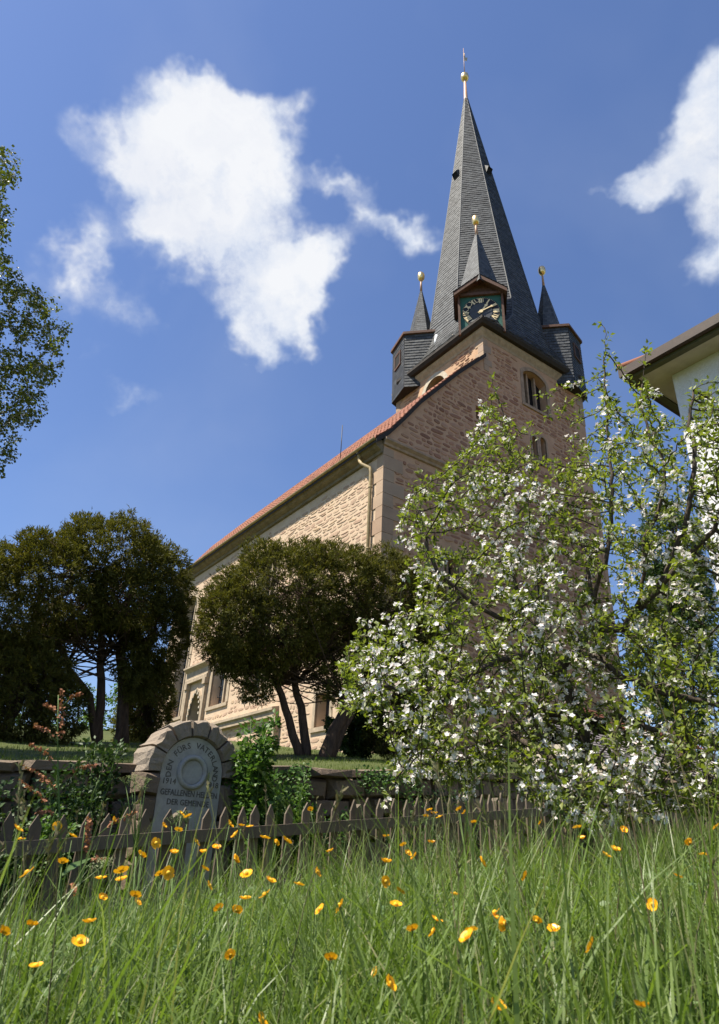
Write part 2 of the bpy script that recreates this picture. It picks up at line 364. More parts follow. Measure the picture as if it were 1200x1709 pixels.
def axis(lo, hi, dense_lo, dense_hi, step, n):
    a = np.arange(dense_lo, dense_hi+1e-6, step)
    l = dense_lo-np.geomspace(step, dense_lo-lo, n); h = dense_hi+np.geomspace(step, hi-dense_hi, n)
    return np.unique(np.concatenate([l, a, h]))
ta = axis(-700, 700, -14, 24, .4, 16)
da = np.unique(np.concatenate([axis(-700, 900, -9, 30, .4, 16), np.linspace(0, .34, 9)]))
TT, DD = np.meshgrid(ta, da); GX, GY = xy(TT, DD); GZ = ground(GX, GY)
nx, ny = len(ta), len(da); idx = np.arange(nx*ny).reshape(ny, nx)
q = np.stack([idx[:-1, :-1], idx[:-1, 1:], idx[1:, 1:], idx[1:, :-1]], -1).reshape(-1, 4)
me = np_mesh('ground', np.stack([GX, GY, GZ], -1), [q]); me.polygons.foreach_set('use_smooth', [True]*len(me.polygons))
tag(mesh_obj('ground', me, 'soil'), kind='structure')

# ------------------------------------------------------------------ church (local x along the gable, y along the nave, z up)
church = thing('village_church', (.7496, 19.986, 0), 'rubble stone village church with tall slate spire, clock dormer and corner turrets', 'church', -YAW)
def arch(a0, a1, z0, z1, kind='round', n=10):
    w = a1-a0; c = (a0+a1)/2; pts = [(a0, z0), (a1, z0)]
    if kind == 'round':
        zs = z1-w/2; pts += [(c+w/2*math.cos(k*math.pi/n), zs+w/2*math.sin(k*math.pi/n)) for k in range(n+1)]
    elif kind == 'seg':
        r = w*.7; zs = z1-(r-math.sqrt(r*r-w*w/4)); a = math.asin(w/2/r)
        pts += [(c+r*math.sin(a-2*a*k/n), z1-r+r*math.cos(a-2*a*k/n)) for k in range(n+1)]
    elif kind == 'pointed':
        zs = z1-w*.866; h = n//2
        pts += [(a0+w*math.cos(k/h*math.pi/3), zs+w*math.sin(k/h*math.pi/3)) for k in range(h+1)]
        pts += [(a1-w*math.cos((1-k/h)*math.pi/3), zs+w*math.sin((1-k/h)*math.pi/3)) for k in range(1, h+1)]
    else: pts += [(a1, z1), (a0, z1)]
    out = []
    for p in pts:
        if not out or (abs(p[0]-out[-1][0])+abs(p[1]-out[-1][1])) > 1e-6: out.append(p)
    return out
PL = {'gable': (lambda a, z, o=0.0: (a, -o, z)), 'south': (lambda a, z, o=0.0: (-o, a, z)), 'towerleft': (lambda a, z, o=0.0: (5.25-o, a, z))}
def wall(name, plane, outer, holes, mat, depth=.45, parent=church):
    P = PL[plane]; mb = MB(); polys = [[Vector((a, z, 0)) for a, z in outer]]+[[Vector((a, z, 0)) for a, z in h] for h in holes]
    flat = [p for q in polys for p in q]; tri = tessellate_polygon(polys)
    mb.add([P(p.x, p.y) for p in flat], [tuple(t_) for t_ in tri])
    for h in holes:
        n = len(h); mb.add([P(a, z) for a, z in h]+[P(a, z, -depth) for a, z in h], [(i, (i+1) % n, n+(i+1) % n, n+i) for i in range(n)])
    return mb.build(name, mat, parent)
def panel(mb, plane, poly, o):
    tri = tessellate_polygon([[Vector((a, z, 0)) for a, z in poly]]); mb.add([PL[plane](a, z, o) for a, z in poly], [tuple(t_) for t_ in tri])
def surround(mb, plane, poly, wd, o, skip_bottom=True):     # flat stone band round an opening, standing o proud
    c = (sum(p[0] for p in poly)/len(poly), sum(p[1] for p in poly)/len(poly)); P = PL[plane]
    zmin = min(p[1] for p in poly); amin, amax = min(p[0] for p in poly), max(p[0] for p in poly); zc = max(zmin+.01, max(p[1] for p in poly)-(amax-amin)/2)
    ring = []
    for a, z in poly:
        if z <= zc: ring.append((a+(wd if a > c[0] else -wd), z))
        else:
            dx, dz = a-c[0], z-zc; L = math.hypot(dx, dz) or 1; ring.append((a+dx/L*wd, z+dz/L*wd))
    n = len(poly)
    for i in range(n):
        j = (i+1) % n
        if skip_bottom and poly[i][1] <= zmin+1e-4 and poly[j][1] <= zmin+1e-4: continue
        A, B, C_, D_ = poly[i], poly[j], ring[j], ring[i]
        mb.add([P(*A, o), P(*B, o), P(*C_, o), P(*D_, o), P(*C_, -.02), P(*D_, -.02), P(*A, -.06), P(*B, -.06)], [(0, 1, 2, 3), (3, 2, 4, 5), (0, 6, 7, 1)])
def inside(poly, a, z):
    c = False; n = len(poly); j = n-1
    for i in range(n):
        xi, zi = poly[i]; xj, zj = poly[j]
        if (zi > z) != (zj > z) and a < (xj-xi)*(z-zi)/(zj-zi)+xi: c = not c
        j = i
    return c
# rubble
def unit_stone(rs):
    p = []
    for (a, b) in ((-.5, -.22), (-.3, -.5), (.3, -.5), (.5, -.2), (.5, .22), (.28, .5), (-.3, .5), (-.5, .2)):
        p.append((a*rs.uniform(.84, 1.0), b*rs.uniform(.78, 1.0)))
    return p
RS = random.Random(5); UNITS = [unit_stone(RS) for _ in range(14)]
def unit_mesh(name, u, mat):
    mb = MB(); n = 8
    vs = [(a, .35, z) for a, z in u]+[(a*.94, -.62, z*.92) for a, z in u]+[(a*.72, -1.0, z*.66) for a, z in u]
    fs = [(k*n+i, k*n+(i+1) % n, (k+1)*n+(i+1) % n, (k+1)*n+i) for k in (0, 1) for i in range(n)]+[tuple(range(2*n, 3*n))]
    mb.add(vs, fs); me = mb.mesh(name); me.materials.append(M[mat]); return me
def courses(amin, amax, zmin, zmax, ok, hr=(.09, .21), wr=(.16, .62), gap=(.025, .015)):
    out = []; z = zmin
    while z < zmax:
        h = RS.uniform(*hr); a = amin+RS.uniform(-.3, 0)
        while a < amax:
            w = RS.uniform(*wr)
            if RS.random() < .12: w *= 1.35
            hh = h*RS.uniform(.72, 1.05); c = (a+w/2, z+h/2+RS.uniform(-.03, .03))
            if all(ok(c[0]+sx*w*.5, c[1]+sz*hh*.5) for sx in (-1, 0, 1) for sz in (-1, 1)): out.append((c[0], c[1], w-gap[0]*RS.uniform(.5, 1.6), max(.03, hh-gap[1]*RS.uniform(.5, 1.6))))
            a += w
        z += h
    return out
def rubble(parent, plane, st, mat, single, proud=.022):
    P = PL[plane]; st = list(st); st.sort(key=lambda s_: -s_[2]*s_[3]*(1 if single(s_[0], s_[1]) else 0))
    nind = sum(1 for s_ in st if single(s_[0], s_[1])); nind = min(300, nind)
    ums = [unit_mesh('stone', u, mat) for u in UNITS] if nind else []
    for i, (a, z, w, h) in enumerate(st[:nind]):
        o = bpy.data.objects.new('stone', ums[i % len(ums)]); COL.objects.link(o); o.parent = parent
        pr = proud*RS.uniform(.5, 1.4); o.location = P(a, z); o.scale = (w, pr, h); o.rotation_euler = (0, RS.uniform(-.13, .13), 0 if plane == 'gable' else -math.pi/2)
    mb = MB(); n = 8
    for a, z, w, h in st[nind:]:
        u = RS.choice(UNITS); pr = proud*RS.uniform(.5, 1.4); fl = RS.choice((-1, 1))
        rt_ = RS.uniform(-.13, .13); vs = [P(a+x*w*fl*k1, z+y*h*k2+x*w*rt_, o_) for k1, k2, o_ in ((1, 1, -.008), (.94, .92, pr*.62), (.72, .66, pr)) for x, y in u]
        mb.add(vs, [(k*n+i, k*n+(i+1) % n, (k+1)*n+(i+1) % n, (k+1)*n+i) for k in (0, 1) for i in range(n)]+[tuple(range(2*n, 3*n))])
    if mb.v: mb.build('rubble_stones', mat, parent, 'stuff')
ZB = 1.2; TZ = 20.45                              # wall foot, tower wall head under the cornice
VERGE = [(-.42, 12.78), (.15, 13.35), (.8, 14.2), (1.61, 15.33), (3.53, 17.6), (5.28, 19.48)]
# gable wall with the tower face in one plane
belf = arch(7.74, 9.30, 18.02, 20.08, 'seg'); slitw = [(4.62, 15.85), (5.02, 15.85), (5.02, 16.5), (4.62, 16.5)]
loww = [arch(7.98, 8.30, 15.25, 16.45, 'round', 6), arch(8.52, 8.90, 15.25, 16.62, 'round', 6)]
lanc = [arch(2.72, 3.42, 6.4, 9.5, 'pointed'), arch(7.35, 8.15, 6.2, 10.1, 'pointed')]
gout = [(0, ZB), (12.0, ZB), (12.0, TZ), (5.25, TZ), (5.25, 19.35), (3.53, 17.48), (1.61, 15.22), (.8, 14.1), (0, 13.1)]
gholes = [belf, slitw]+loww+lanc
gable = wall('gable_wall', 'gable', gout, gholes, 'gable_mortar')
def gpad(a, z):
    if not inside(gout, a, z): return False
    for h in gholes:
        xs = [p[0] for p in h]; zs = [p[1] for p in h]; pd = .26 if h is not slitw else .05
        if min(xs)-pd < a < max(xs)+pd and min(zs)-pd*.7 < z < max(zs)+pd: return False
    if a < .42 and z < 12.7: return False
    if 12.66 < z < 13.05 and a < 5.3: return False
    if z > 18.6 and 5.2 < a < 5.75: return False
    if a > 11.45 and z > 15.1: return False
    return True
rubble(gable, 'gable', courses(0, 12, 2.0, TZ, gpad, (.10, .27), (.16, .58), (.03, .022)), 'gable_stone', lambda a, z: z > 10.2 and a < 7.4 or z > 16.2)
# south wall
def win(u0, u1, z0, z1): return arch(u0, u1, z0, z1, 'round')
swins = [win(15.0, 16.55, 5.3, 11.35), win(10.3, 11.9, 5.3, 11.35), win(7.0, 8.6, 5.3, 11.35)]
sdoor = arch(12.75, 13.95, 4.0, 6.2, 'pointed'); slow = [(2.45, 3.55), (3.30, 3.55), (3.30, 4.6), (2.45, 4.6)]
sout = [(0, ZB), (18.2, ZB), (18.2, 12.75), (0, 12.75)]
sholes = swins+[sdoor, slow]
south = wall('south_wall', 'south', sout, sholes, 'south_mortar', .5)
def spad(a, z):
    if not (0.62 < a < 18.1 and z < 12.2): return False
    for h in sholes:
        xs = [p[0] for p in h]; zs = [p[1] for p in h]; pd = .3
        if min(xs)-pd < a < max(xs)+pd and min(zs)-pd < z < max(zs)+pd: return False
    if 12.3 < a < 14.6 and z < 7.4: return False
    if 5.7 < a < 11.6 and 4.15 < z < 4.6: return False
    return True
rubble(south, 'south', courses(0, 18.2, 2.2, 12.2, spad, (.09, .22), (.16, .6), (.04, .03)), 'south_stone', lambda a, z: a < 7 and z > 6.0, .014)
# other walls of the nave and of the tower
twin = arch(2.45, 3.85, 18.6, 20.12, 'round')
MB().add([(12.0, 6.0, ZB), (12, 0, ZB), (12, 0, TZ), (12, 6.0, TZ)], [(0, 1, 2, 3)]).add([(12.0, 6.0, 14), (12, 6, TZ), (5.25, 6, TZ), (5.25, 6, 14)], [(0, 1, 2, 3)]).build('tower_wall', 'gable_mortar', church)
MB().box(.02, 11.98, 17.75, 18.2, ZB, 12.7).box(11.6, 11.97, 6.05, 17.7, ZB, 12.7).build('nave_wall', 'south_mortar', church)
tl = wall('tower_side_wall', 'towerleft', [(0, 12.9), (6, 12.9), (6, TZ), (0, TZ)], [twin], 'gable_mortar', .5)
def tpad(a, z):
    if not (.05 < a < 5.95 and z < TZ): return False
    if 2.15 < a < 4.15 and 18.3 < z < 20.45: return False
    return not (a < .5 or a > 5.5)
rubble(tl, 'towerleft', courses(0, 6, 17, TZ, tpad, (.09, .2), (.16, .5), (.04, .03)), 'gable_stone', lambda a, z: False)
mb = MB(); surround(mb, 'towerleft', twin, .24, .02); mb.build('arch_surround', 'pale_stone', tl)
mb = MB(); panel(mb, 'towerleft', [(2.3, 18.4), (4.0, 18.4), (4.0, 20.4), (2.3, 20.4)], -.49); mb.build('opening_shade', 'void_shade', tl)  # black sheet painted as the shade behind the sound opening
mb = MB()
for k in range(5):                                # openwork tracery in the sound opening
    a = 2.6+k*.28; mb.tube([PL['towerleft'](a, 18.6, -.36), PL['towerleft'](a+.12, 19.3, -.36), PL['towerleft'](a, 20.0, -.36)], .035, 5)
for k in range(4): mb.tube([PL['towerleft'](2.5, 18.9+k*.3, -.36), PL['towerleft'](3.8, 18.9+k*.3, -.36)], .03, 5)
mb.build('tracery', 'stone_trim', tl)
# lower tower stage stands a little wider
MB().box(11.99, 12.22, -.05, 6.1, ZB, 14.75).prism([(11.99, -.05, 14.75), (12.22, -.05, 14.75), (11.99, -.05, 15.1)], (0, 6.15, 0)).build('tower_offset', 'gable_mortar', church)
# window fittings
def window(plane, poly, parent, glass, mull=1, name='window', frame='stone_trim', o=.022, sd=.2, depth=.3, bars=True):
    a0, a1 = min(p[0] for p in poly), max(p[0] for p in poly); z0, z1 = min(p[1] for p in poly), max(p[1] for p in poly); P = PL[plane]
    mb = MB(); surround(mb, plane, poly, sd, o); w_ = mb.build(name, frame, parent)
    mb = MB(); e = .04; panel(mb, plane, [(a0-e, z0-e), (a1+e, z0-e), (a1+e, z1+e), (a0-e, z1+e)], -depth-.1); mb.build('pane', glass, w_)  # belfry and tower windows take a shade-black sheet instead of glass
    mb = MB(); s0, s1 = P(a0-.22, z0-.16, -.1), P(a1+.22, z0-.02, .07)
    mb.box(*sorted((s0[0], s1[0])), *sorted((s0[1], s1[1])), s0[2], s1[2]); mb.build('sill', frame, w_)
    for k in range(mull):
        a = a0+(a1-a0)*(k+1)/(mull+1); p0, p1 = P(a-.05, z0-.02, -depth-.06), P(a+.05, z1-.03*(a1-a0), -depth+.09)
        MB().box(*sorted((p0[0], p1[0])), *sorted((p0[1], p1[1])), p0[2], p1[2]).build('mullion', frame, w_)
    if bars:
        mb = MB(); z = z0+.45
        while z < z1-.3:
            p0, p1 = P(a0-.02, z-.015, -depth-.05), P(a1+.02, z+.015, -depth-.02); mb.box(*sorted((p0[0], p1[0])), *sorted((p0[1], p1[1])), p0[2], p1[2]); z += .45
        mb.build('glazing_bar', 'iron', w_)
    return w_
window('gable', belf, church, 'void_shade', 2, 'belfry_window', 'brown_trim', bars=False)
for w in loww: window('gable', w, church, 'void_shade', 0, 'tower_window', 'brown_trim', .02, .1, bars=False)
for w in lanc: window('gable', w, church, 'dark_glass', 1, 'lancet_window', 'brown_trim', sd=.18)
mb = MB(); panel(mb, 'gable', [(4.5, 15.7), (5.1, 15.7), (5.1, 16.6), (4.5, 16.6)], -.44); mb.build('put_log_shade', 'void_shade', church)  # flat sheet, the darkness of the hole put into its colour
for w in swins: window('south', w, church, 'dark_glass', 1, 'nave_window', 'stone_trim', .03, .24)
window('south', slow, church, 'dark_glass', 0, 'cellar_window', 'stone_trim', .03, .16, bars=False)
# portal
mb = MB(); surround(mb, 'south', sdoor, .14, .05); portal = mb.build('portal', 'stone_trim', church)
for u0 in (12.28, 14.28):
    MB().box(-.16, -.001, u0, u0+.2, 3.6, 6.55).build('pilaster', 'stone_trim', portal)
    MB().box(-.22, -.002, u0-.05, u0+.25, 6.35, 6.62).build('capital', 'stone_trim', portal)
MB().prism([(-.002, 12.2, 6.62), (-.18, 12.2, 6.62), (-.18, 12.2, 6.78), (-.14, 12.2, 6.82), (-.14, 12.2, 7.12), (-.34, 12.2, 7.26), (-.34, 12.2, 7.34), (-.002, 12.2, 7.42)], (0, 2.4, 0)).build('entablature', 'stone_trim', portal)
for k in range(12):                               # carved voussoirs of the pointed arch
    a = sdoor[2+k % (len(sdoor)-2)] if k < len(sdoor)-2 else None
    if a: MB().box(-.1, -.052, a[0]-.05, a[0]+.05, a[1]-.05, a[1]+.05).build('voussoir', 'pale_stone', portal)
mb = MB(); panel(mb, 'south', [(12.7, 3.9), (14.0, 3.9), (14.0, 6.3), (12.7, 6.3)], -.46); mb.build('door', 'timber_dark', portal)
# ledge of the stair parapet along the wall
MB().prism([(-.003, 5.75, 4.18), (-.20, 5.75, 4.18), (-.20, 5.75, 4.34), (-.28, 5.75, 4.40), (-.28, 5.75, 4.50), (-.003, 5.75, 4.56)], (0, 5.75, 0)).build('parapet_ledge', 'stone_trim', church)
MB().box(-.24, -.004, 5.55, 5.95, 3.0, 4.17).build('parapet_pier', 'stone_trim', church)
# quoins
qz = ZB; k = 0
while qz < 12.6:
    h = RS.uniform(.38, .58); la, lb = (.95, .34) if k % 2 else (.42, .58); la *= RS.uniform(.85, 1.15)
    h = min(h, 12.62-qz)
    if h > .1:
        mb = MB(); e = .008
        mb.box(-.03, la, -.03, lb, qz+e, qz+h-e); mb.build('quoin', 'dressed_stone', church)
    qz += h; k += 1
qz = 18.62; k = 0
while qz < 20.3:
    h = RS.uniform(.3, .42); la, lb = (.48, .3) if k % 2 else (.3, .46)
    MB().box(5.225, 5.225+la, -.022, lb, max(qz, 19.6 if False else qz)+.006, min(qz+h, TZ)-.006).build('quoin', 'dressed_stone', church)
    MB().box(12.02-la, 12.02, -.022, lb, qz+.006, min(qz+h, TZ)-.006).build('quoin', 'dressed_stone', church)
    MB().box(5.23, 5.23+la, 6.02-lb, 6.02, qz+.006, min(qz+h, TZ)-.006).build('quoin', 'dressed_stone', church)
    qz += h; k += 1
# string course on the gable, eaves cornice on the south
MB().prism([(-.05, .001, 12.68), (-.05, -.08, 12.70), (-.05, -.10, 12.78), (-.05, -.20, 12.86), (-.05, -.20, 12.94), (-.05, .001, 13.02)], (5.3, 0, 0)).build('string_course', 'brown_trim', church)
for k in range(9):
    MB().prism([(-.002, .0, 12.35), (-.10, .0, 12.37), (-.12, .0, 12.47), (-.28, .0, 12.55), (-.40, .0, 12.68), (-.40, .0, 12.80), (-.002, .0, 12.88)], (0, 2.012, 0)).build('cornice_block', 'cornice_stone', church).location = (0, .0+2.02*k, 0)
# nave roof
def vz(t_):                                       # point on the roof slope, arc parameter in metres
    pts = VERGE+[(6.0, 20.25)]; acc = 0
    for (a, b), (c, d) in zip(pts, pts[1:]):
        L = math.hypot(c-a, d-b)
        if t_ <= acc+L or (c, d) == pts[-1]: 
            f = (t_-acc)/L; return a+(c-a)*f, b+(d-b)*f, (d-b)/L, (c-a)/L
        acc += L
SL = sum(math.hypot(c-a, d-b) for (a, b), (c, d) in zip(VERGE+[(6, 20.25)], (VERGE+[(6, 20.25)])[1:]))
roof_m = MB(); pts = VERGE+[(6.0, 20.25)]
def roof_slab(prof, y0, y1):
    vs = [(a, y, z) for y in (y0, y1) for a, z in prof+[(a, b-.14) for a, b in reversed(prof)]]; n = len(vs)//2
    roof_m.add(vs, [(i, (i+1) % n, n+(i+1) % n, n+i) for i in range(n)]+[tuple(range(n)), tuple(range(2*n-1, n-1, -1))])
roof_slab([(a, b-.02) for a, b in VERGE], -.10, 18.45)
roof_slab([(5.29, 19.47), (6.0, 20.23)]+[(12-a, b-.02) for a, b in reversed(VERGE)], 6.05, 18.45)
roof = roof_m.build('nave_roof', 'timber_dark', church)
def tile_shape(L=.40, Wd=.23):                    # S-shaped pantile, thickness included; local x across, y up the slope, z out
    mb = MB(); xs = np.linspace(-.5, .5, 8); top = []; bot = []
    for yy in (0, L):
        for x in xs:
            h = .028*math.sin(x*2*math.pi-.6)+.03-(.022 if yy else 0); top.append((x*Wd*1.06, yy, h)); bot.append((x*Wd*1.06, yy, h-.018))
    n = 8; vs = top+bot; fs = [(i, i+1, n+i+1, n+i) for i in range(n-1)]+[(2*n+i+1, 2*n+i, 3*n+i, 3*n+i+1) for i in range(n-1)]+[(i+1, i, 2*n+i, 2*n+i+1) for i in range(n-1)]+[(0, n, 3*n, 2*n), (n-1, 2*n+n-1, 3*n+n-1, n+n-1)]
    mb.add(vs, fs); return mb
TM = tile_shape().mesh('roof_tile'); TM.materials.append(M['clay_tile'])
tv = np.array([v_.co[:] for v_ in TM.vertices]); tf = [tuple(p.vertices) for p in TM.polygons]
rest = MB(); row = 0; s_ = -.03
while s_ < SL-.1:
    a, b, sn, cs = vz(max(0, s_)); ncol = int(18.5/.23)
    for c in range(ncol):
        y = -.02+c*.23; up = Vector((cs, 0, sn)); ac = Vector((0, 1, 0)); nr = Vector((-sn, 0, cs))
        jit = RS.uniform(-.008, .008)
        if a > 5.2 and y < 6.2: continue
        if row == 0 or (c == 0 and row < 26):
            o = bpy.data.objects.new('roof_tile', TM); COL.objects.link(o); o.parent = roof
            mat_ = Matrix((( ac.x, up.x, nr.x, a+up.x*min(0, s_)), (ac.y, up.y, nr.y, y), (ac.z, up.z, nr.z, b+.02+jit), (0, 0, 0, 1)))
            o.matrix_local = mat_
        elif row < 26:
            base = Vector((a, y, b+.02+jit))
            rest.add([base+ac*p[0]+up*p[1]+nr*p[2] for p in tv], tf)
    s_ += .31; row += 1
rest.build('roof_tiles', 'clay_tile', roof, 'stuff')
MB().tube([(6.0, 6.1, 20.33), (6.0, 18.45, 20.33)], .13, 10).build('ridge_cap', 'clay_tile', roof)
mb = MB()
for (a, b), (c, d) in zip(VERGE, VERGE[1:]): mb.prism([(a, -.125, b-.20), (c, -.125, d-.20), (c, -.125, d+.02), (a, -.125, b+.02)], (0, .022, 0))
mb.build('verge_board', 'timber_dark', roof)
MB().tube([(1.0, 4.3, 14.3), (1.0, 4.3, 16.2)], .018, 5).build('lightning_rod', 'iron', roof)
mb = MB(); g = [(-.44+.075*math.cos(x), 12.80+.075*math.sin(x)) for x in np.linspace(math.pi, 2*math.pi, 8)]
g2 = [(-.44+.065*math.cos(x), 12.80+.065*math.sin(x)) for x in np.linspace(2*math.pi, math.pi, 8)]
mb.prism([(a, -.1, z) for a, z in g+g2], (0, 18.5, 0)); mb.build('gutter', 'pipe_ochre', church)
# rain-water head and downpipe
pipe = MB().tube([(-.30, 1.02, 12.42), (-.28, .92, 12.25), (-.12, .62, 12.02), (-.11, .58, 11.8), (-.11, .58, 2.2)], [.06]*5, 10).build('downpipe', 'pipe_ochre', church)
MB().lathe([(.05, 0), (.06, .12), (.15, .34), (.15, .44), (.13, .44)], (-.31, 1.03, 12.42), 10).build('rain_head', 'pipe_ochre', pipe)
for z in (4.2, 6.6, 8.9, 11.2): MB().lathe([(.06, 0), (.075, .01), (.075, .05), (.06, .06)], (-.11, .58, z), 10).build('pipe_clip', 'pipe_ochre', pipe)

# tower cornice and eaves
TCX, TCY = 8.625, 3.0; HX, HY = 3.375, 3.0
def ringprism(prof, mat, name, parent=church, cut_=False):    # prof: (outward offset, z) swept round the tower
    mb = MB(); n = len(prof); cut = 1.0 if cut_ else 0.0
    cor = [(-1, -1, 0, 0), (1, -1, -cut, 0), (1, -1, 0, cut), (1, 1, 0, 0), (-1, 1, cut, 0), (-1, 1, 0, -cut)] if cut_ else [(-1, -1, 0, 0), (1, -1, 0, 0), (1, 1, 0, 0), (-1, 1, 0, 0)]; m = len(cor)
    vs = [(TCX+sx*(HX+o)+cx_, TCY+sy*(HY+o)+cy_, z) for sx, sy, cx_, cy_ in cor for o, z in prof]
    fs = [(c*n+i, ((c+1) % m)*n+i, ((c+1) % m)*n+(i+1) % n, c*n+(i+1) % n) for c in range(m) for i in range(n)]
    return mb.add(vs, fs).build(name, mat, parent)
ringprism([(-.2, TZ-.02), (.012, TZ-.02), (.05, TZ+.08), (.17, TZ+.24), (.20, TZ+.36), (-.2, TZ+.36)], 'stone_trim', 'tower_cornice')
spire = ringprism([(-.2, 20.83), (.36, 20.83), (.47, 20.98), (.47, 21.12), (-.2, 21.12)], 'timber_dark', 'spire', church, True)
# slates
SLN = []
def slate_quad(mb, bl, br, tr, tl_, rowh=.18, wd=.27, lift=.024):
    bl, br, tr, tl_ = map(Vector, (bl, br, tr, tl_)); nrm = (br-bl).cross(tl_-bl)
    if nrm.length < 1e-6: nrm = (tr-bl).cross(tl_-bl)
    nrm.normalize(); H = ((tl_+tr)/2-(bl+br)/2).length; n = max(1, round(H/rowh))
    for i in range(n):
        f0, f1 = i/n, min(1, (i+1.0)/n)
        L0, R0, L1, R1 = bl.lerp(tl_, f0), br.lerp(tr, f0), bl.lerp(tl_, f1), br.lerp(tr, f1)
        w = (R0-L0).length; m = max(1, round(w/wd)); off = .5 if i % 2 else 0.0
        cuts = sorted({0.0, 1.0, *[min(1, max(0, (k+off)/m)) for k in range(m+1)]})
        for a, b in zip(cuts, cuts[1:]):
            if b-a < .02: continue
            g = .03/m; a2, b2 = a+g*.5, b-g*.5; lf = lift*RS.uniform(.75, 1.3); nip = (R0-L0)*(b2-a2)*.18
            up = (L1-L0)*.12
            p0, p1, p2, p3 = L0.lerp(R0, a2), L0.lerp(R0, b2), L1.lerp(R1, b2), L1.lerp(R1, a2)
            vs = [p0+nrm*lf, p1-nip+nrm*lf, p1+up+nrm*lf*.95, p2+nrm*.004, p3+nrm*.004, p0-nrm*.004, p1-nip-nrm*.004]
            mb.add(vs, [(0, 1, 2, 3, 4), (5, 6, 1, 0)])
def slated(name, quads, parent, rowh=.17, wd=.26):
    base = MB(); sl_ = MB()
    for q_ in quads:
        base.add(q_, [(0, 1, 2, 3)]); slate_quad(sl_, *q_, rowh, wd)
    b = base.build(name, 'timber_dark', parent); return b, sl_
# spire body: square eaves flaring into an octagon, slightly crooked
AX, AY, AZ = 8.28, 3.16, 44.45
def cen(z): f = (z-22)/(AZ-22); f = max(0, f)**1.0; return TCX+(AX-TCX)*f, TCY+(AY-TCY)*f
def octo(z):
    h = .1336*(45.2-z); cx, cy = cen(z); k = .337
    o8 = [(h, -k*h), (h, k*h), (k*h, h), (-k*h, h), (-h, k*h), (-h, -k*h), (-k*h, -h), (k*h, -h)]
    return [(cx+a, cy+b, z) for a, b in o8]
def flare(z):
    f = (z-21.0)/(23.9-21.0); f = max(0, min(1, f)); e = 1-(1-f)**2.3
    hx, hy = HX+.50, HY+.50; top = octo(23.9)
    sq = [(TCX+a*hx, TCY+b*hy) for a, b in ((1, -.66), (1, .985), (.985, 1), (-.68, 1), (-1, .62), (-1, -.985), (-.985, -1), (.68, -1))]
    return [(s0[0]*(1-e)+t0[0]*e, s0[1]*(1-e)+t0[1]*e, z) for s0, t0 in zip(sq, top)]
levels = [flare(z) for z in (21.06, 21.35, 21.8, 22.4, 23.1)]+[octo(z) for z in (23.9, 29, 34, 39, 44.3)]
quads = []
for A, B in zip(levels, levels[1:]):
    for i in range(8):
        j = (i+1) % 8; quads.append((A[i], A[j], B[j], B[i]))
b_, s_mb = slated('spire_slope', quads, spire, .19, .26); s_mb.build('slates', 'slate', spire, 'stuff')
# hip rolls, hatches, hooks, finial
for i in range(8):
    MB().tube([Vector(l[i]) for l in levels], [.05]*6+[.04, .035, .03, .02], 5).build('hip_roll', 'slate', spire)
CI = Matrix.Rotation(YAW, 4, 'Z') @ Matrix.Translation((-.7496, -19.986, 0))
_fl = [CI @ Vector(at_h(*p_, 26.3)) for p_ in ((729, 560), (726, 578), (721, 594), (713, 607), (700, 619), (687, 629), (675, 637))]
for a, b in zip(_fl[:4], _fl[1:4]): MB().tube([a, b.lerp(a, -.1)], [.10, .08], 6).build('lead_flashing', 'lead', spire)
def hatch(fi, z, w=.42, h=.55):
    a, b = octo(z)[fi], octo(z)[(fi+1) % 8]; c2, d2 = octo(z+h)[fi], octo(z+h)[(fi+1) % 8]
    m0 = (Vector(a)+Vector(b))/2; m1 = (Vector(c2)+Vector(d2))/2; ac = (Vector(b)-Vector(a)).normalized(); nr = ac.cross((m1-m0).normalized())
    out = Vector((nr.x, nr.y, 0)).normalized()
    mb = MB(); f = m0+out*.22+Vector((0, 0, h)); 
    mb.add([m0-ac*w/2, m0+ac*w/2, f+ac*w/2, f-ac*w/2, m1-ac*w/2+Vector((0, 0, .35)), m1+ac*w/2+Vector((0, 0, .35))], [(3, 2, 5, 4), (0, 3, 4), (1, 5, 2)])
    hh = mb.build('roof_hatch', 'slate', spire)
    MB().add([m0-ac*w*.47+nr*.02, m0+ac*w*.47+nr*.02, f+ac*w*.47-out*.06, f-ac*w*.47-out*.06], [(0, 1, 2, 3)]).build('hatch_shade', 'void_shade', hh)  # sheet coloured black for the shade inside the hatch
hatch(4, 35.5, .36, .4); hatch(6, 35.6, .36, .4)
def finial(parent, x, y, z0, z1, r, vane=False):
    rod = MB().tube([(x, y, z0-.5), (x, y, z0), (x, y, z1)], [r*.75, r*.5, r*.25], 8).build('finial_rod', 'copper_rod', parent)
    MB().lathe([(0, -.75*r*1.35), (.55*r, -.62*r*1.35), (.92*r, -.3*r*1.35), (r, 0), (r, .5*r), (.92*r, .95*r), (.6*r, 1.3*r), (0, 1.5*r)], (x, y, z1), 14).build('gold_ball', 'gold', rod)
    return rod
rod = finial(spire, AX, AY, 44.3, 46.6, .27)
MB().tube([(AX, AY, 46.6), (AX, AY, 50.0)], [.035, .012], 5).build('vane_staff', 'copper_rod', rod)
MB().prism([(AX, AY-.01, 48.6), (AX+.28, AY-.01, 48.8), (AX+.36, AY-.01, 49.3), (AX+.16, AY-.01, 49.05), (AX+.05, AY-.01, 49.5)], (0, .02, 0)).build('vane', 'gold', rod)

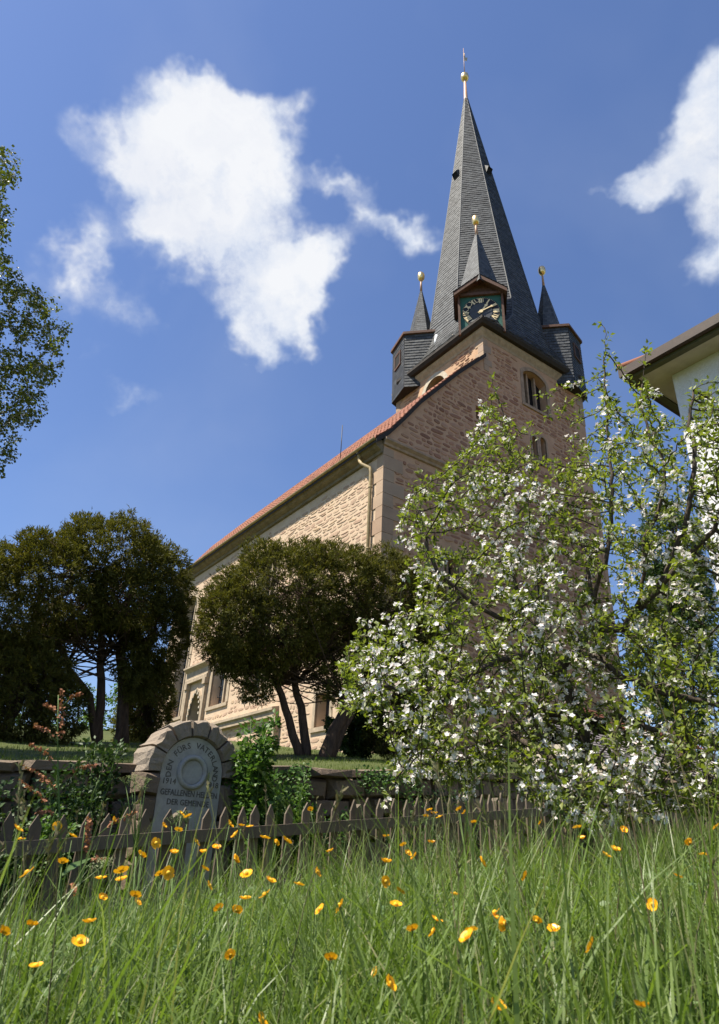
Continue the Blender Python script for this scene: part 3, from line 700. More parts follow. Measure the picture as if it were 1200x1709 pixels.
# corner turrets
def turret(cx, cy, phase, zb, zt, rad, ball, winface):
    body = MB(); P = [(cx+rad*math.cos(phase+k*math.pi/3), cy+rad*math.sin(phase+k*math.pi/3)) for k in range(6)]
    tur = MB().prism([(a, b, zb) for a, b in P], (0, 0, zt-zb)).build('corner_turret', 'timber_dark', church)
    sm = MB(); Q = [(cx+(rad+.012)*math.cos(phase+k*math.pi/3), cy+(rad+.012)*math.sin(phase+k*math.pi/3)) for k in range(6)]
    for k in range(6):
        a, b = Q[k], Q[(k+1) % 6]; slate_quad(sm, (*a, zb), (*b, zb), (*b, zt), (*a, zt), .17, .24)
    sm.build('slates', 'slate', tur, 'stuff')
    O = [(cx+(rad+.14)*math.cos(phase+k*math.pi/3), cy+(rad+.14)*math.sin(phase+k*math.pi/3)) for k in range(6)]
    MB().prism([(a, b, zt+.002) for a, b in O], (0, 0, .14)).build('turret_cornice', 'timber_brown', tur)
    r0 = rad*.56; n = 6; lv = [(r0*1.3, zt+.145), (r0*1.05, zt+.4), (r0*.86, zt+.8), (.07, ball-1.1)]
    base = MB(); sm = MB()
    for (ra, za), (rb, zb_) in zip(lv, lv[1:]):
        for k in range(n):
            a1, a2 = phase+k*math.pi/3, phase+(k+1)*math.pi/3
            q_ = [(cx+ra*math.cos(a1), cy+ra*math.sin(a1), za), (cx+ra*math.cos(a2), cy+ra*math.sin(a2), za), (cx+rb*math.cos(a2), cy+rb*math.sin(a2), zb_), (cx+rb*math.cos(a1), cy+rb*math.sin(a1), zb_)]
            base.add(q_, [(0, 1, 2, 3)]); slate_quad(sm, *q_, .15, .2, .01)
    sp = base.build('spirelet', 'timber_dark', tur); sm.build('spirelet_slates', 'slate', tur, 'stuff')
    f_ = MB().tube([(cx, cy, ball-1.15), (cx, cy, ball)], [.075, .04], 8).build('finial_rod', 'copper_rod', tur)
    r = .20; MB().lathe([(0, -.27), (.11, -.25), (.185, -.12), (r, .0), (r, .12), (.17, .24), (.08, .32), (0, .34)], (cx, cy, ball), 14).build('gold_ball', 'gold', tur)
    for k in winface:
        a, b = Vector((*P[k], 0)), Vector((*P[(k+1) % 6], 0)); m = (a+b)/2; ac = (b-a).normalized(); nr = Vector((ac.y, -ac.x, 0)); zc = zb+(zt-zb)*.66; w, h = .29, .36
        fr = MB()
        for dx0, dx1, dz0, dz1 in ((-w-.07, -w, -h, h), (w, w+.07, -h, h), (-w-.07, w+.07, h, h+.08), (-w-.07, w+.07, -h-.08, -h)):
            fr.obox(m+ac*dx0+nr*.0+Vector((0, 0, zc+dz0)), ac*(dx1-dx0), nr*.085, Vector((0, 0, dz1-dz0)))
        fr.build('turret_window', 'timber_brown', tur)
        MB().obox(m-ac*w+nr*.0+Vector((0, 0, zc-h)), ac*2*w, nr*.062, Vector((0, 0, 2*h))).build('turret_shade', 'void_shade', tur)  # solid black box, shade of the window hole painted in its colour
    return tur
turret(6.12, 5.13, math.atan2(1, -1), 20.25, 23.5, 1.46, 28.7, [0, 5])
turret(11.15, .85, math.atan2(-1, 1), 20.25, 23.7, 1.46, 28.9, [0, 5])

# clock dormer on the corner
_tm = {}
def text_geo(body, size):
    if (body, size) in _tm: return _tm[(body, size)]
    cu = bpy.data.curves.new('txt', 'FONT'); cu.body = body; cu.size = size; cu.align_x = 'CENTER'; cu.align_y = 'CENTER'; cu.resolution_u = 2
    ob = bpy.data.objects.new('txt', cu); COL.objects.link(ob); dg = bpy.context.evaluated_depsgraph_get()
    me = bpy.data.meshes.new_from_object(ob.evaluated_get(dg)); r = ([v_.co.copy() for v_ in me.vertices], [tuple(p.vertices) for p in me.polygons])
    bpy.data.objects.remove(ob); bpy.data.curves.remove(cu); bpy.data.meshes.remove(me); _tm[(body, size)] = r; return r
k0 = .28; dc = Vector((5.25+k0, k0, 0)); dn = Vector((-1, -1, 0)).normalized(); da_ = Vector((1, -1, 0)).normalized(); UP = Vector((0, 0, 1))
def dp(a, z, o=0.0): return dc+da_*a+UP*z+dn*o
DWD, DZ0, DZ1, DZA = .98, 20.9, 23.30, 24.15
dorm = MB().prism([dp(-DWD, DZ0), dp(DWD, DZ0), dp(DWD, DZ1), dp(0, DZA-.12), dp(-DWD, DZ1)], -dn*2.6).build('clock_dormer', 'timber_brown', church)
sm = MB()
slate_quad(sm, dp(-DWD-.012, DZ0, -2.4), dp(-DWD-.012, DZ0), dp(-DWD-.012, DZ1), dp(-DWD-.012, DZ1, -2.4)); slate_quad(sm, dp(DWD+.012, DZ0), dp(DWD+.012, DZ0, -2.4), dp(DWD+.012, DZ1, -2.4), dp(DWD+.012, DZ1))
ov = .42
sm.build('slates', 'slate', dorm, 'stuff')
for s in (-1, 1):
    p = [dp(0, DZA, ov), dp(s*(DWD+.22), DZ1-.12, ov), dp(s*(DWD+.22), DZ1-.32, ov), dp(0, DZA-.22, ov)]
    MB().prism(p if s > 0 else p[::-1], -dn*.07).build('barge_board', 'timber_brown', dorm)
    MB().add([dp(0, DZA-.14, ov-.06), dp(s*(DWD+.2), DZ1-.26, ov-.06), dp(s*(DWD+.2), DZ1-.26, -2.2), dp(0, DZA-.14, -2.2)], [(0, 1, 2, 3)]).build('soffit_board', 'timber_brown', dorm)
    sm = MB(); q_ = [dp(s*(DWD+.24), DZ1-.10, ov+.02), dp(s*(DWD+.24), DZ1-.10, -2.2), dp(0, DZA+.02, -2.2), dp(0, DZA+.02, ov+.02)]
    if s < 0: q_ = [q_[1], q_[0], q_[3], q_[2]]
    sm.add(q_, [(0, 1, 2, 3)]); slate_quad(sm, *q_); sm.build('dormer_roof', 'slate', dorm)
    MB().obox(dp(s*DWD-.05, DZ0, 0), da_*.1, dn*.13, UP*(DZ1-DZ0-.02)).build('corner_post', 'timber_brown', dorm)
MB().obox(dp(-DWD+.05, DZ1-.14, 0), da_*(2*DWD-.1), dn*.16, UP*.15).build('lintel', 'timber_brown', dorm)
CZ = 22.2; CR_ = .86
face = MB().obox(dp(-DWD+.055, DZ0, .0), da_*(2*DWD-.11), dn*.03, UP*(DZ1-.145-DZ0)).build('clock_face', 'clock_green', dorm)
def disc(r, o, n=40, r2=0):
    mb = MB(); vs = [dp(r*math.cos(2*math.pi*k/n), CZ+r*math.sin(2*math.pi*k/n), o) for k in range(n)]; vs += [dp(r*math.cos(2*math.pi*k/n), CZ+r*math.sin(2*math.pi*k/n), o-.012) for k in range(n)]
    return mb.add(vs, [tuple(range(n))]+[(k, (k+1) % n, n+(k+1) % n, n+k) for k in range(n)])
disc(CR_, .045).build('dial', 'clock_black', face); disc(CR_*.60, .058).build('dial_centre', 'clock_grey', face)
num = MB(); mk = MB()
for k, s in enumerate(['XII', 'I', 'II', 'III', 'IV', 'V', 'VI', 'VII', 'VIII', 'IX', 'X', 'XI']):
    th = math.pi/2-k*math.pi/6; vs, fs = text_geo(s, .36); rx = Vector((math.cos(th-math.pi/2), math.sin(th-math.pi/2))); ry = Vector((math.cos(th), math.sin(th)))
    sx = min(1.0, .30/max(.01, max(abs(v_.x) for v_ in vs)*2)) if len(s) > 2 else 1.0
    num.add([dp(CR_*.785*ry.x+rx.x*v_.x*sx+ry.x*v_.y, CZ+CR_*.785*ry.y+rx.y*v_.x*sx+ry.y*v_.y, .062) for v_ in vs], fs)
    # heavy painted strokes behind the thin letter shapes
    for j in range(max(1, len(s)-1)):
        x = (j-(max(1, len(s)-1)-1)/2)*.085; mm = [(x-.031, -.135), (x+.031, -.135), (x+.031, .135), (x-.031, .135)]
        num.add([dp(CR_*.785*ry.x+rx.x*a+ry.x*b, CZ+CR_*.785*ry.y+rx.y*a+ry.y*b, .0605) for a, b in mm], [(0, 1, 2, 3)])
num.build('numerals', 'numeral_gold', face)
for k in range(60):
    th = k*math.pi/30; c_ = dp(CR_*.965*math.cos(th), CZ+CR_*.965*math.sin(th), .06); mk.add([c_+da_*.016, c_+UP*.016, c_-da_*.016, c_-UP*.016], [(0, 1, 2, 3)])
mk.build('minute_dots', 'numeral_gold', face)
def hand(th, L, w, o, name):
    c_, s = math.cos(th), math.sin(th); sh_ = [(-.16, -w*.6), (-.16, w*.6), (L*.62, w*.7), (L*.72, w*1.5), (L, 0), (L*.72, -w*1.5), (L*.62, -w*.7)]
    MB().prism([dp(a*c_-b*s, CZ+a*s+b*c_, o) for a, b in sh_], dn*.012).build(name, 'numeral_gold', face)
hand(math.pi/2-R_(35), .56, .05, .085, 'hour_hand'); hand(math.pi/2-R_(62), .78, .038, .105, 'minute_hand')
disc(.09, .12, 16).build('hand_boss', 'numeral_gold', face)
# dormer spirelet
sx, sy, sz, tip = 5.25+.62, .62, 23.75, 27.9
base = MB(); sm = MB()
for k in range(4):
    a1, a2 = k*math.pi/2, (k+1)*math.pi/2       # ridge edge towards the viewer
    dirs = [Vector((-math.cos(a)*.7071-math.sin(a)*-.7071, -math.cos(a)*.7071-math.sin(a)*.7071, 0)) for a in (a1, a2)]
    q_ = [Vector((sx, sy, sz))+dirs[0]*1.02, Vector((sx, sy, sz))+dirs[1]*1.02, Vector((sx, sy, tip))+dirs[1]*.05, Vector((sx, sy, tip))+dirs[0]*.05]
    if (q_[1]-q_[0]).cross(q_[3]-q_[0]).dot(dirs[0]+dirs[1]) < 0: q_ = [q_[1], q_[0], q_[3], q_[2]]
    base.add(q_, [(0, 1, 2, 3)]); slate_quad(sm, *q_, .15, .2, .01)
base.build('spirelet', 'timber_dark', dorm); sm.build('spirelet_slates', 'slate', dorm, 'stuff')
MB().tube([(sx, sy, tip-.3), (sx, sy, 28.75)], [.085, .045], 8).build('finial_rod', 'copper_rod', dorm)
MB().lathe([(0, -.27), (.11, -.25), (.185, -.12), (.2, .0), (.2, .12), (.17, .24), (.08, .32), (0, .34)], (sx, sy, 28.75), 14).build('gold_ball', 'gold', dorm)

# ------------------------------------------------------------------ retaining wall
RZ = R_(37.5)
rw = thing('retaining_wall', (W0[0], W0[1], 0), 'low retaining wall of large squared stones between picket fence and churchyard lawn', 'wall', RZ)
blk = []
for k in range(10):
    mb = MB(); j = lambda s=.035: RS.uniform(-s, s)
    vs = [(x+j(.05), y+j(.03), z+j(.09)) for y, sc2 in ((.5, 1), (-.30, 1), (-.5+RS.uniform(-.08, .06), .74)) for x, z in ((-.5*sc2, -.5*sc2), (.5*sc2, -.5*sc2), (.5*sc2, .5*sc2), (-.5*sc2, .5*sc2))]
    mb.add(vs, [(0, 1, 5, 4), (1, 2, 6, 5), (2, 3, 7, 6), (3, 0, 4, 7), (4, 5, 9, 8), (5, 6, 10, 9), (6, 7, 11, 10), (7, 4, 8, 11), (8, 9, 10, 11)])
    me = mb.mesh('block'); me.materials.append(M['wall_block']); blk.append(me)
off = 0.0
for row in range(6):
    h = (.11, .24, .22, .27, .30, .34)[row]; t_ = -9.0+RS.uniform(-.3, 0)
    while t_ < 12.2:
        L = RS.uniform(.22, .62) if row else RS.uniform(.35, .8); tm = t_+L/2; z = float(wall_top(tm))-off-h/2
        o = bpy.data.objects.new('coping_stone' if row == 0 else 'block', RS.choice(blk)); COL.objects.link(o); o.parent = rw
        o.location = (tm, .16 if row else .15+RS.uniform(-.03, .03), z+RS.uniform(-.01, .01)); o.scale = (L-.012, (.46 if row else .56)+RS.uniform(-.03, .05), h-.012)
        o.rotation_euler = (RS.uniform(-.05, .05), -math.atan(.075)+RS.uniform(-.035, .035), RS.uniform(-.05, .05)); t_ += L
    off += h

# ------------------------------------------------------------------ picket fences
def fence(t0, t1, label, sp=.17):
    x0, y0 = F0+t0*ED; f = thing('picket_fence', (x0, y0, 0), label, 'fence', RZ, 'weathered picket fences')
    pm = []
    for k in range(4):
        w, h = .043*RS.uniform(.92, 1.06), .90; kk = RS.uniform(.08, .11)
        me = MB().prism([(-w, -.011, 0), (w, -.011, 0), (w*.98, -.011, h-kk), (0+RS.uniform(-.006, .006), -.011, h), (-w*.98, -.011, h-kk)], (0, .022, 0)).mesh('picket'); me.materials.append(M['weathered_wood']); pm.append(me)
    n = int((t1-t0)/sp)
    for i in range(n+1):
        t_ = t0+i*sp; o = bpy.data.objects.new('picket', RS.choice(pm)); COL.objects.link(o); o.parent = f
        o.location = (t_-t0+RS.uniform(-.012, .012), .045, -.76+.102*t_+RS.uniform(-.02, .02)); o.rotation_euler = (RS.uniform(-.015, .015), RS.uniform(-.03, .03), RS.uniform(-.05, .05))
    for zz in (.20, .66):
        MB().obox((-.1, -.03, -.76+.102*t0+zz-.045), (t1-t0+.2, 0, .102*(t1-t0+.2)), (0, .06, 0), (0, 0, .095)).build('rail', 'weathered_wood', f)
    t_ = t0+.1
    while t_ < t1+.1:
        MB().prism([(t_-t0-.05, .06, -.9+.102*t_), (t_-t0+.05, .06, -.9+.102*t_), (t_-t0+.05, .06, .06+.102*t_), (t_-t0, .06, .10+.102*t_), (t_-t0-.05, .06, .06+.102*t_)], (0, .1, 0)).build('post', 'weathered_wood', f); t_ += 2.1
    return f
fence(-5.0, 3.05, 'weathered grey picket fence with pointed pales in front of the war memorial')
fence(3.25, 12.0, 'weathered grey picket fence with pointed pales behind the apple tree')

# ------------------------------------------------------------------ war memorial
mx, my = -1.636, 7.43
mon = thing('war_memorial', (mx, my, gz(mx, my)-.1), 'round-topped grey stone war memorial tablet framed by rough arch stones', 'memorial', RZ)
mz = -(gz(mx, my)-.1); CM = .66+mz; RO, RI = .515, .335
tab = [(-RI, 0), (RI, 0)]+[(RI*math.cos(a), CM+RI*math.sin(a)) for a in np.linspace(0, math.pi, 22)]
tablet = MB().prism([(a, -.10, z) for a, z in tab], (0, .3, 0)).build('tablet', 'tablet_stone', mon)
def voussoir(a0, a1, ri, ro):
    g = .012; n = 5; A = np.linspace(a0+g/ro, a1-g/ro, n); mb = MB(); rs = []
    for (y, dr) in ((.22, 0), (-.10, 0), (-.15, .028)):
        for a in A: rs.append(((ri+dr*.5+RS.uniform(0, .006))*math.cos(a), y+RS.uniform(-.012, .012), CM+(ri+dr*.5)*math.sin(a)))
        for a in A[::-1]:
            r = ro-dr+RS.uniform(-.022, .022); rs.append((r*math.cos(a), y+RS.uniform(-.012, .012), CM+r*math.sin(a)))
    m = 2*n; fs = [(k*m+i, k*m+(i+1) % m, (k+1)*m+(i+1) % m, (k+1)*m+i) for k in (0, 1) for i in range(m)]
    fs += [(2*m+i, 2*m+i+1, 2*m+m-2-i, 2*m+m-1-i) for i in range(n-1)]
    return mb.add(rs, fs)
angs = [-.08, .38, .80, 1.30, 1.78, 2.24, 2.72, 3.22]
for a0, a1 in zip(angs, angs[1:]): voussoir(a0, a1, RI+.004, RO).build('arch_stone', 'ring_stone', mon)
for s in (-1, 1):
    z = 0.0
    while z < CM-.06:
        h = min(RS.uniform(.2, .34), CM-.045-z)
        if h < .05: break
        x0, x1 = sorted((s*(RI+.004), s*(RO+RS.uniform(-.03, .04))))
        o = mesh_obj('side_stone', RS.choice(blk), None, mon); o.location = ((x0+x1)/2, .04, z+h/2); o.scale = (x1-x0, .40, h-.012); z += h
mb = MB(); rp = [(.115, -.10), (.118, -.118), (.13, -.135), (.15, -.135), (.165, -.12), (.168, -.10)]
sd = 28
mb.add([(r*math.cos(2*math.pi*k/sd), y, CM-.0+r*math.sin(2*math.pi*k/sd)) for r, y in rp for k in range(sd)], [(i*sd+k, i*sd+(k+1) % sd, (i+1)*sd+(k+1) % sd, (i+1)*sd+k) for i in range(len(rp)-1) for k in range(sd)], True)
mb.build('wreath_ring', 'tablet_stone', tablet)
mb = MB(); mb.add([(.112*math.cos(2*math.pi*k/sd), -.106, CM+.112*math.sin(2*math.pi*k/sd)) for k in range(sd)], [tuple(range(sd))]); mb.build('medallion', 'tablet_stone', tablet)
def put_text(mb, body, size, cx, cz, ang=0.0, sx=1.0):
    vs, fs = text_geo(body, size); c_, s = math.cos(ang), math.sin(ang)
    for dx, dz in ((0, 0), (.0035, 0), (0, .0025)):
        mb.add([(cx+dx+v_.x*sx*c_-v_.y*s, -.1025-.0004*(dx > 0)-.0007*(dz > 0), cz+dz+v_.x*sx*s+v_.y*c_) for v_ in vs], fs)
mb = MB(); txt = 'DEN FÜRS VATERLAND'; A = np.linspace(R_(189), R_(-9), len(txt))
for ch, a in zip(txt, A):
    if ch != ' ': put_text(mb, ch, .080, .255*math.cos(a), CM+.255*math.sin(a), a-math.pi/2)
mb.build('arched_inscription', 'inscription_dark', tablet)
mb = MB(); put_text(mb, '1914', .075, -.235, CM-.105); put_text(mb, '1918', .075, .235, CM-.105); mb.build('year_inscription', 'inscription_dark', tablet)
mb = MB(); put_text(mb, 'GEFALLENEN HELDEN', .078, 0, CM-.205, 0, .80); mb.build('dedication_inscription', 'inscription_dark', tablet)
mb = MB(); put_text(mb, 'DER GEMEINDE', .075, 0, CM-.29, 0, .88); mb.build('parish_inscription', 'inscription_dark', tablet)

# ------------------------------------------------------------------ white house on the right
hx, hy = 8.165, 14.34
house = thing('rendered_house', (hx, hy, 0), 'white rough-rendered house with deep cream soffit and brown eaves beside the apple tree', 'house', -YAW)
HL, HW, HE = 14.0, 9.0, 11.72                     # runs along -y and +x from the visible corner
hz0 = .2
hh_ = [[(-3.2-k*3.4, 3.2), (-2.1-k*3.4, 3.2), (-2.1-k*3.4, 5.1), (-3.2-k*3.4, 5.1)] for k in range(3)]+[[(-6.6-k*3.4, 6.8), (-5.5-k*3.4, 6.8), (-5.5-k*3.4, 8.7), (-6.6-k*3.4, 8.7)] for k in range(2)]
PL['house'] = lambda a, z, o=0.0: (-o, a, z)
hw = wall('wall', 'house', [(-HL, hz0), (0, hz0), (0, HE), (-HL, HE)], hh_, 'render_white', .18, house)
MB().add([(0, 0, hz0), (HW, 0, hz0), (HW, 0, HE), (0, 0, HE), (HW, -HL, hz0), (HW, -HL, HE), (0, -HL, hz0), (0, -HL, HE)], [(0, 3, 2, 1), (1, 2, 5, 4), (4, 5, 7, 6)]).build('wall', 'render_white', house)
for h in hh_:
    (a0, z0), (a1, z1) = h[0], h[2]
    w_ = MB().box(.10, .16, a0, a0+.08, z0, z1).box(.10, .16, a1-.08, a1, z0, z1).box(.10, .16, a0+.08, a1-.08, z0, z0+.08).box(.10, .16, a0+.08, a1-.08, z1-.08, z1).box(.10, .16, (a0+a1)/2-.04, (a0+a1)/2+.04, z0+.08, z1-.08).build('window', 'soffit_cream', house)
    MB().add([(.165, a0, z0), (.165, a1, z0), (.165, a1, z1), (.165, a0, z1)], [(0, 1, 2, 3)]).build('pane', 'dark_glass', w_)
    MB().box(-.06, .09, a0-.06, a1+.06, z0-.07, z0-.003).build('sill', 'pale_stone', w_)
OV = .92
def frame_ring(mb, o0, o1, z0, z1):
    for (x0, x1, y0, y1) in ((-o1, -o0, -HL-o1, o1), (HW+o0, HW+o1, -HL-o1, o1), (-o0, HW+o0, o0, o1), (-o0, HW+o0, -HL-o1, -HL-o0)):
        mb.box(x0, x1, y0, y1, z0, z1)
mb = MB(); frame_ring(mb, .001, OV-.30, HE-.02, HE+.05); mb.build('soffit', 'soffit_cream', house)
mb = MB(); frame_ring(mb, OV-.299, OV-.12, HE-.06, HE+.12); mb.build('gutter_board', 'gutter_green', house)
mb = MB(); frame_ring(mb, OV-.119, OV+.03, HE+.02, HE+.28); mb.build('fascia', 'fascia_brown', house)
e = OV+.01; zr = HE+.275; rise = 3.0; hr = MB()
c4 = [(-e, -HL-e, zr), (HW+e, -HL-e, zr), (HW+e, e, zr), (-e, e, zr)]; r1, r2 = (HW/2, -HW/2, zr+rise), (HW/2, -HL+HW/2, zr+rise)
hr.add(c4+[r1, r2], [(3, 0, 5, 4), (2, 3, 4), (1, 2, 4, 5), (0, 1, 5), (0, 3, 2, 1)]); hroof = hr.build('roof', 'clay_tile', house)
tb = MB()
for k in range(int((HL+2*e)/.24)):
    for r in range(3):
        y = -HL-e+.12+k*.24; sl_ = rise/(HW/2+e); base = Vector((-e+.75+r*.24, y, zr+.02+(.75+r*.24)*sl_)); up = Vector((1, 0, sl_)).normalized(); nr = Vector((-sl_, 0, 1)).normalized()
        if y > e-.15-r*.24: continue
        tb.add([base+Vector((0, 1, 0))*p[0]+up*p[1]+nr*p[2] for p in tv], tf)
tb.build('eaves_tiles', 'clay_tile', hroof, 'stuff')
MB().tube([(-e, e, zr+.05), (HW/2, -HW/2, zr+rise+.05)], .11, 8).build('hip_tiles', 'clay_tile', hroof)

# ------------------------------------------------------------------ low outbuilding behind the wall, right
p = at_h(1075, 1262, 15.2); ob = thing('low_outbuilding', (p[0], p[1], 0), 'low outbuilding with grey tiled lean-to and red tile roof behind the retaining wall', 'outbuilding', RZ)
gb = gz(p[0], p[1])
MB().box(1.1, 4.2, .9, 4.0, gb-.4, gb+1.0).build('wall', 'pale_stone', ob)
lt = MB().add([(-1.6, -.25, gb+.12), (4.4, -.25, gb+.12), (4.4, 1.0, gb+.92), (-1.6, 1.0, gb+.92)], [(0, 1, 2, 3)]).build('lean_to_roof', 'timber_dark', ob)
sm = MB(); slate_quad(sm, (-1.6, -.25, gb+.13), (4.4, -.25, gb+.13), (4.4, 1.0, gb+.93), (-1.6, 1.0, gb+.93), .13, .24, .02); sm.build('grey_tiles', 'grey_tile', lt, 'stuff')
MB().box(-1.5, 4.3, -.2, .88, gb-.5, gb+.10).build('lean_to_wall', 'pale_stone', ob)
rt = MB().add([(1.0, .75, gb+1.02), (4.5, .75, gb+1.02), (4.5, 2.5, gb+1.9), (1.0, 2.5, gb+1.9), (4.5, 4.2, gb+1.02), (1.0, 4.2, gb+1.02)], [(0, 1, 2, 3), (3, 2, 4, 5)]).build('roof', 'timber_dark', ob)
sm = MB(); slate_quad(sm, (1.0, .75, gb+1.03), (4.5, .75, gb+1.03), (4.5, 2.5, gb+1.91), (1.0, 2.5, gb+1.91), .28, .2, .03); sm.build('red_tiles', 'clay_tile', rt, 'stuff')

# ------------------------------------------------------------------ plants: skeleton growth
def inpoly(px, py, poly):
    c = np.zeros(len(px), bool); j = len(poly)-1
    for i in range(len(poly)):
        xi, yi = poly[i]; xj, yj = poly[j]
        if yi != yj: c ^= ((yi > py) != (yj > py)) & (px < (xj-xi)*(py-yi)/(yj-yi)+xi)
        j = i
    return c
def sample_poly(poly, n, hfun):
    xs = [p[0] for p in poly]; ys = [p[1] for p in poly]; out = []
    while len(out) < n:
        px = RNG.uniform(min(xs), max(xs), 4*n); py = RNG.uniform(min(ys), max(ys), 4*n); k = inpoly(px, py, poly)
        for x, y in zip(px[k], py[k]): out.append((x, y))
    out = np.array(out[:n]); h = hfun(out[:, 0], out[:, 1])
    return np.array([at_h(x, y, hh) for (x, y), hh in zip(out, h)]), out
def colonize(limbs, A, step, infl, kill, iters=160, bias=(0, 0, .0), maxn=9000):
    """limbs: list of (parent_index or None, list of points); returns nodes, parents"""
    nodes = []; par = []
    def near(p): return int(np.argmin(np.linalg.norm(np.array(nodes)-p, axis=1)))
    for first, pts in limbs:
        prev = -1 if first is None else near(np.array(pts[0])); 
        start = 0 if first is None else 1
        cur = np.array(pts[0], float)
        if first is None: nodes.append(cur); par.append(-1); prev = 0 if len(nodes) == 1 else len(nodes)-1
        for q_ in pts[1:]:
            q_ = np.array(q_, float); c0 = nodes[prev].copy(); L = np.linalg.norm(q_-c0); m = max(1, int(L/step)); side = RNG.normal(size=3)*L*.06
            for k in range(1, m+1):
                f = k/m; nodes.append(c0+(q_-c0)*f+side*math.sin(math.pi*f)+RNG.normal(size=3)*step*.08); par.append(prev); prev = len(nodes)-1
    N = np.array(nodes); best = np.full(len(A), 1e9); bi = np.zeros(len(A), int)
    def upd(st):
        nonlocal best, bi
        for s0 in range(st, len(N), 600):
            D = np.linalg.norm(A[:, None]-N[None, s0:s0+600], axis=2); m = D.argmin(1); dm = D[np.arange(len(A)), m]; k = dm < best; best[k] = dm[k]; bi[k] = m[k]+s0
    upd(0); b = np.array(bias)
    for it in range(iters):
        act = (best < infl) & (best > kill)
        if not act.any() or len(N) > maxn: break
        acc = {}
        for a, i in zip(A[act], bi[act]):
            acc.setdefault(i, []).append(a)
        newp = []; newpar = []
        for i, l in acc.items():
            d = normalize(np.array(l)-N[i]).mean(0)+b+RNG.normal(size=3)*.12; d /= max(np.linalg.norm(d), 1e-6); newp.append(N[i]+d*step); newpar.append(i)
        st = len(N); N = np.concatenate([N, np.array(newp)]); par += newpar; upd(st)
        # stuck attractors
        best[(best < kill)] = -1
    return N, np.array(par)
def radii(N, par, tip, power=2.3, rmax=1e9):
    r = np.zeros(len(N)); ch = np.zeros(len(N), int)
    for i in range(len(N)):
        if par[i] >= 0: ch[par[i]] += 1
    for i in range(len(N)-1, -1, -1):
        r[i] = tip if r[i] == 0 else r[i]**(1/power)
        if par[i] >= 0: r[par[i]] += r[i]**power
    return np.minimum(r, rmax), ch
def order_ok(par): return all(par[i] < i for i in range(len(par)))
def branch_mesh(N, par, r, sides=6, split=None):
    kids = [[] for _ in N]
    for i, p in enumerate(par):
        if p >= 0: kids[p].append(i)
    mbs = {'big': MB(), 'small': MB()}; stack = [(i, [i]) for i in range(len(N)) if par[i] < 0]
    while stack:
        i, chain = stack.pop(); j = i
        while kids[j]:
            ks = sorted(kids[j], key=lambda q_: -r[q_]); chain.append(ks[0])
            for o in ks[1:]: stack.append((o, [j, o]))
            j = ks[0]
        if len(chain) > 1:
            rad = [r[q_] for q_ in chain]
            if par[chain[0]] >= 0 or len(chain) > 1: rad[0] = min(rad[0], rad[1]*1.15)
            key = 'big' if split is None or rad[1] > split else 'small'
            mbs[key].tube([N[q_] for q_ in chain], rad, sides if key == 'big' else 4)
    return mbs

# ------------------------------------------------------------------ apple tree in blossom
AH = 5.2
base = at_h(985, 1385, AH); base[2] = gz(base[0], base[1])-.1
apple = thing('apple_tree', tuple(base), 'spreading apple tree covered in white blossom in front of the picket fence', 'tree')
def P_(*pts): return [at_h(x, y, h) for x, y, h in pts]
trunk_pts = [base]+P_((978, 1290, 5.2), (972, 1215, 5.2), (955, 1165, 5.18), (938, 1122, 5.15))
limbs = [(None, trunk_pts),
 (0, P_((938, 1122, 5.15), (890, 1082, 5.1), (830, 1102, 5.0), (765, 1135, 4.9), (690, 1150, 4.8), (610, 1140, 4.7))),
 (0, P_((938, 1122, 5.15), (962, 1086, 5.1), (1005, 1098, 5.0), (1060, 1135, 4.9), (1130, 1160, 4.8), (1230, 1180, 4.8))),
 (0, P_((962, 1086, 5.1), (984, 1040, 5.3), (982, 960, 5.5), (960, 880, 5.6), (930, 800, 5.7))),
 (0, P_((938, 1122, 5.15), (900, 1050, 5.4), (862, 990, 5.6), (838, 920, 5.6), (842, 820, 5.6), (822, 640, 5.6))),
 (0, P_((984, 1060, 5.25), (1040, 1050, 5.2), (1100, 985, 5.1), (1155, 920, 5.0), (1210, 830, 4.9))),
 (0, P_((984, 1040, 5.3), (1010, 940, 5.1), (1020, 830, 5.0), (1012, 690, 5.0), (1012, 560, 5.0))),
 (0, P_((1040, 1050, 5.2), (1075, 900, 5.0), (1105, 760, 4.9), (1078, 590, 4.9))),
 (0, P_((890, 1082, 5.1), (830, 1030, 4.9), (760, 980, 4.8), (715, 920, 4.7), (690, 840, 4.7))),
 (0, P_((965, 1190, 5.2), (900, 1185, 5.0), (850, 1220, 4.8), (790, 1260, 4.6), (700, 1275, 4.5))),
 (0, P_((965, 1190, 5.2), (1040, 1195, 5.0), (1120, 1215, 4.8), (1210, 1230, 4.6))),
 (0, P_((850, 1220, 4.8), (900, 1250, 4.5), (960, 1300, 4.3), (1010, 1345, 4.2))),
 (0, P_((1120, 1215, 4.8), (1160, 1260, 4.6), (1190, 1330, 4.5))),
 (0, P_((960, 1300, 4.3), (1020, 1310, 4.3), (1070, 1330, 4.35))),
 (0, P_((1100, 985, 5.1), (1150, 850, 5.0), (1160, 740, 5.0), (1160, 650, 5.0))),
 (0, P_((765, 1135, 4.9), (720, 1190, 4.7), (690, 1260, 4.6), (650, 1330, 4.5)))]
crown_poly = [(556, 1120), (590, 1040), (640, 1030), (690, 990), (655, 900), (668, 840), (690, 790), (740, 790), (780, 720), (800, 670), (850, 690), (880, 760), (935, 780), (985, 730), (995, 640), (1030, 640), (1050, 690), (1065, 640), (1095, 650), (1120, 720), (1150, 660), (1200, 640), (1260, 650), (1420, 800), (1450, 1150), (1300, 1320), (1210, 1330), (1100, 1370), (950, 1375), (880, 1310), (800, 1330), (700, 1300), (640, 1300), (680, 1240), (660, 1200), (600, 1215), (568, 1180)]
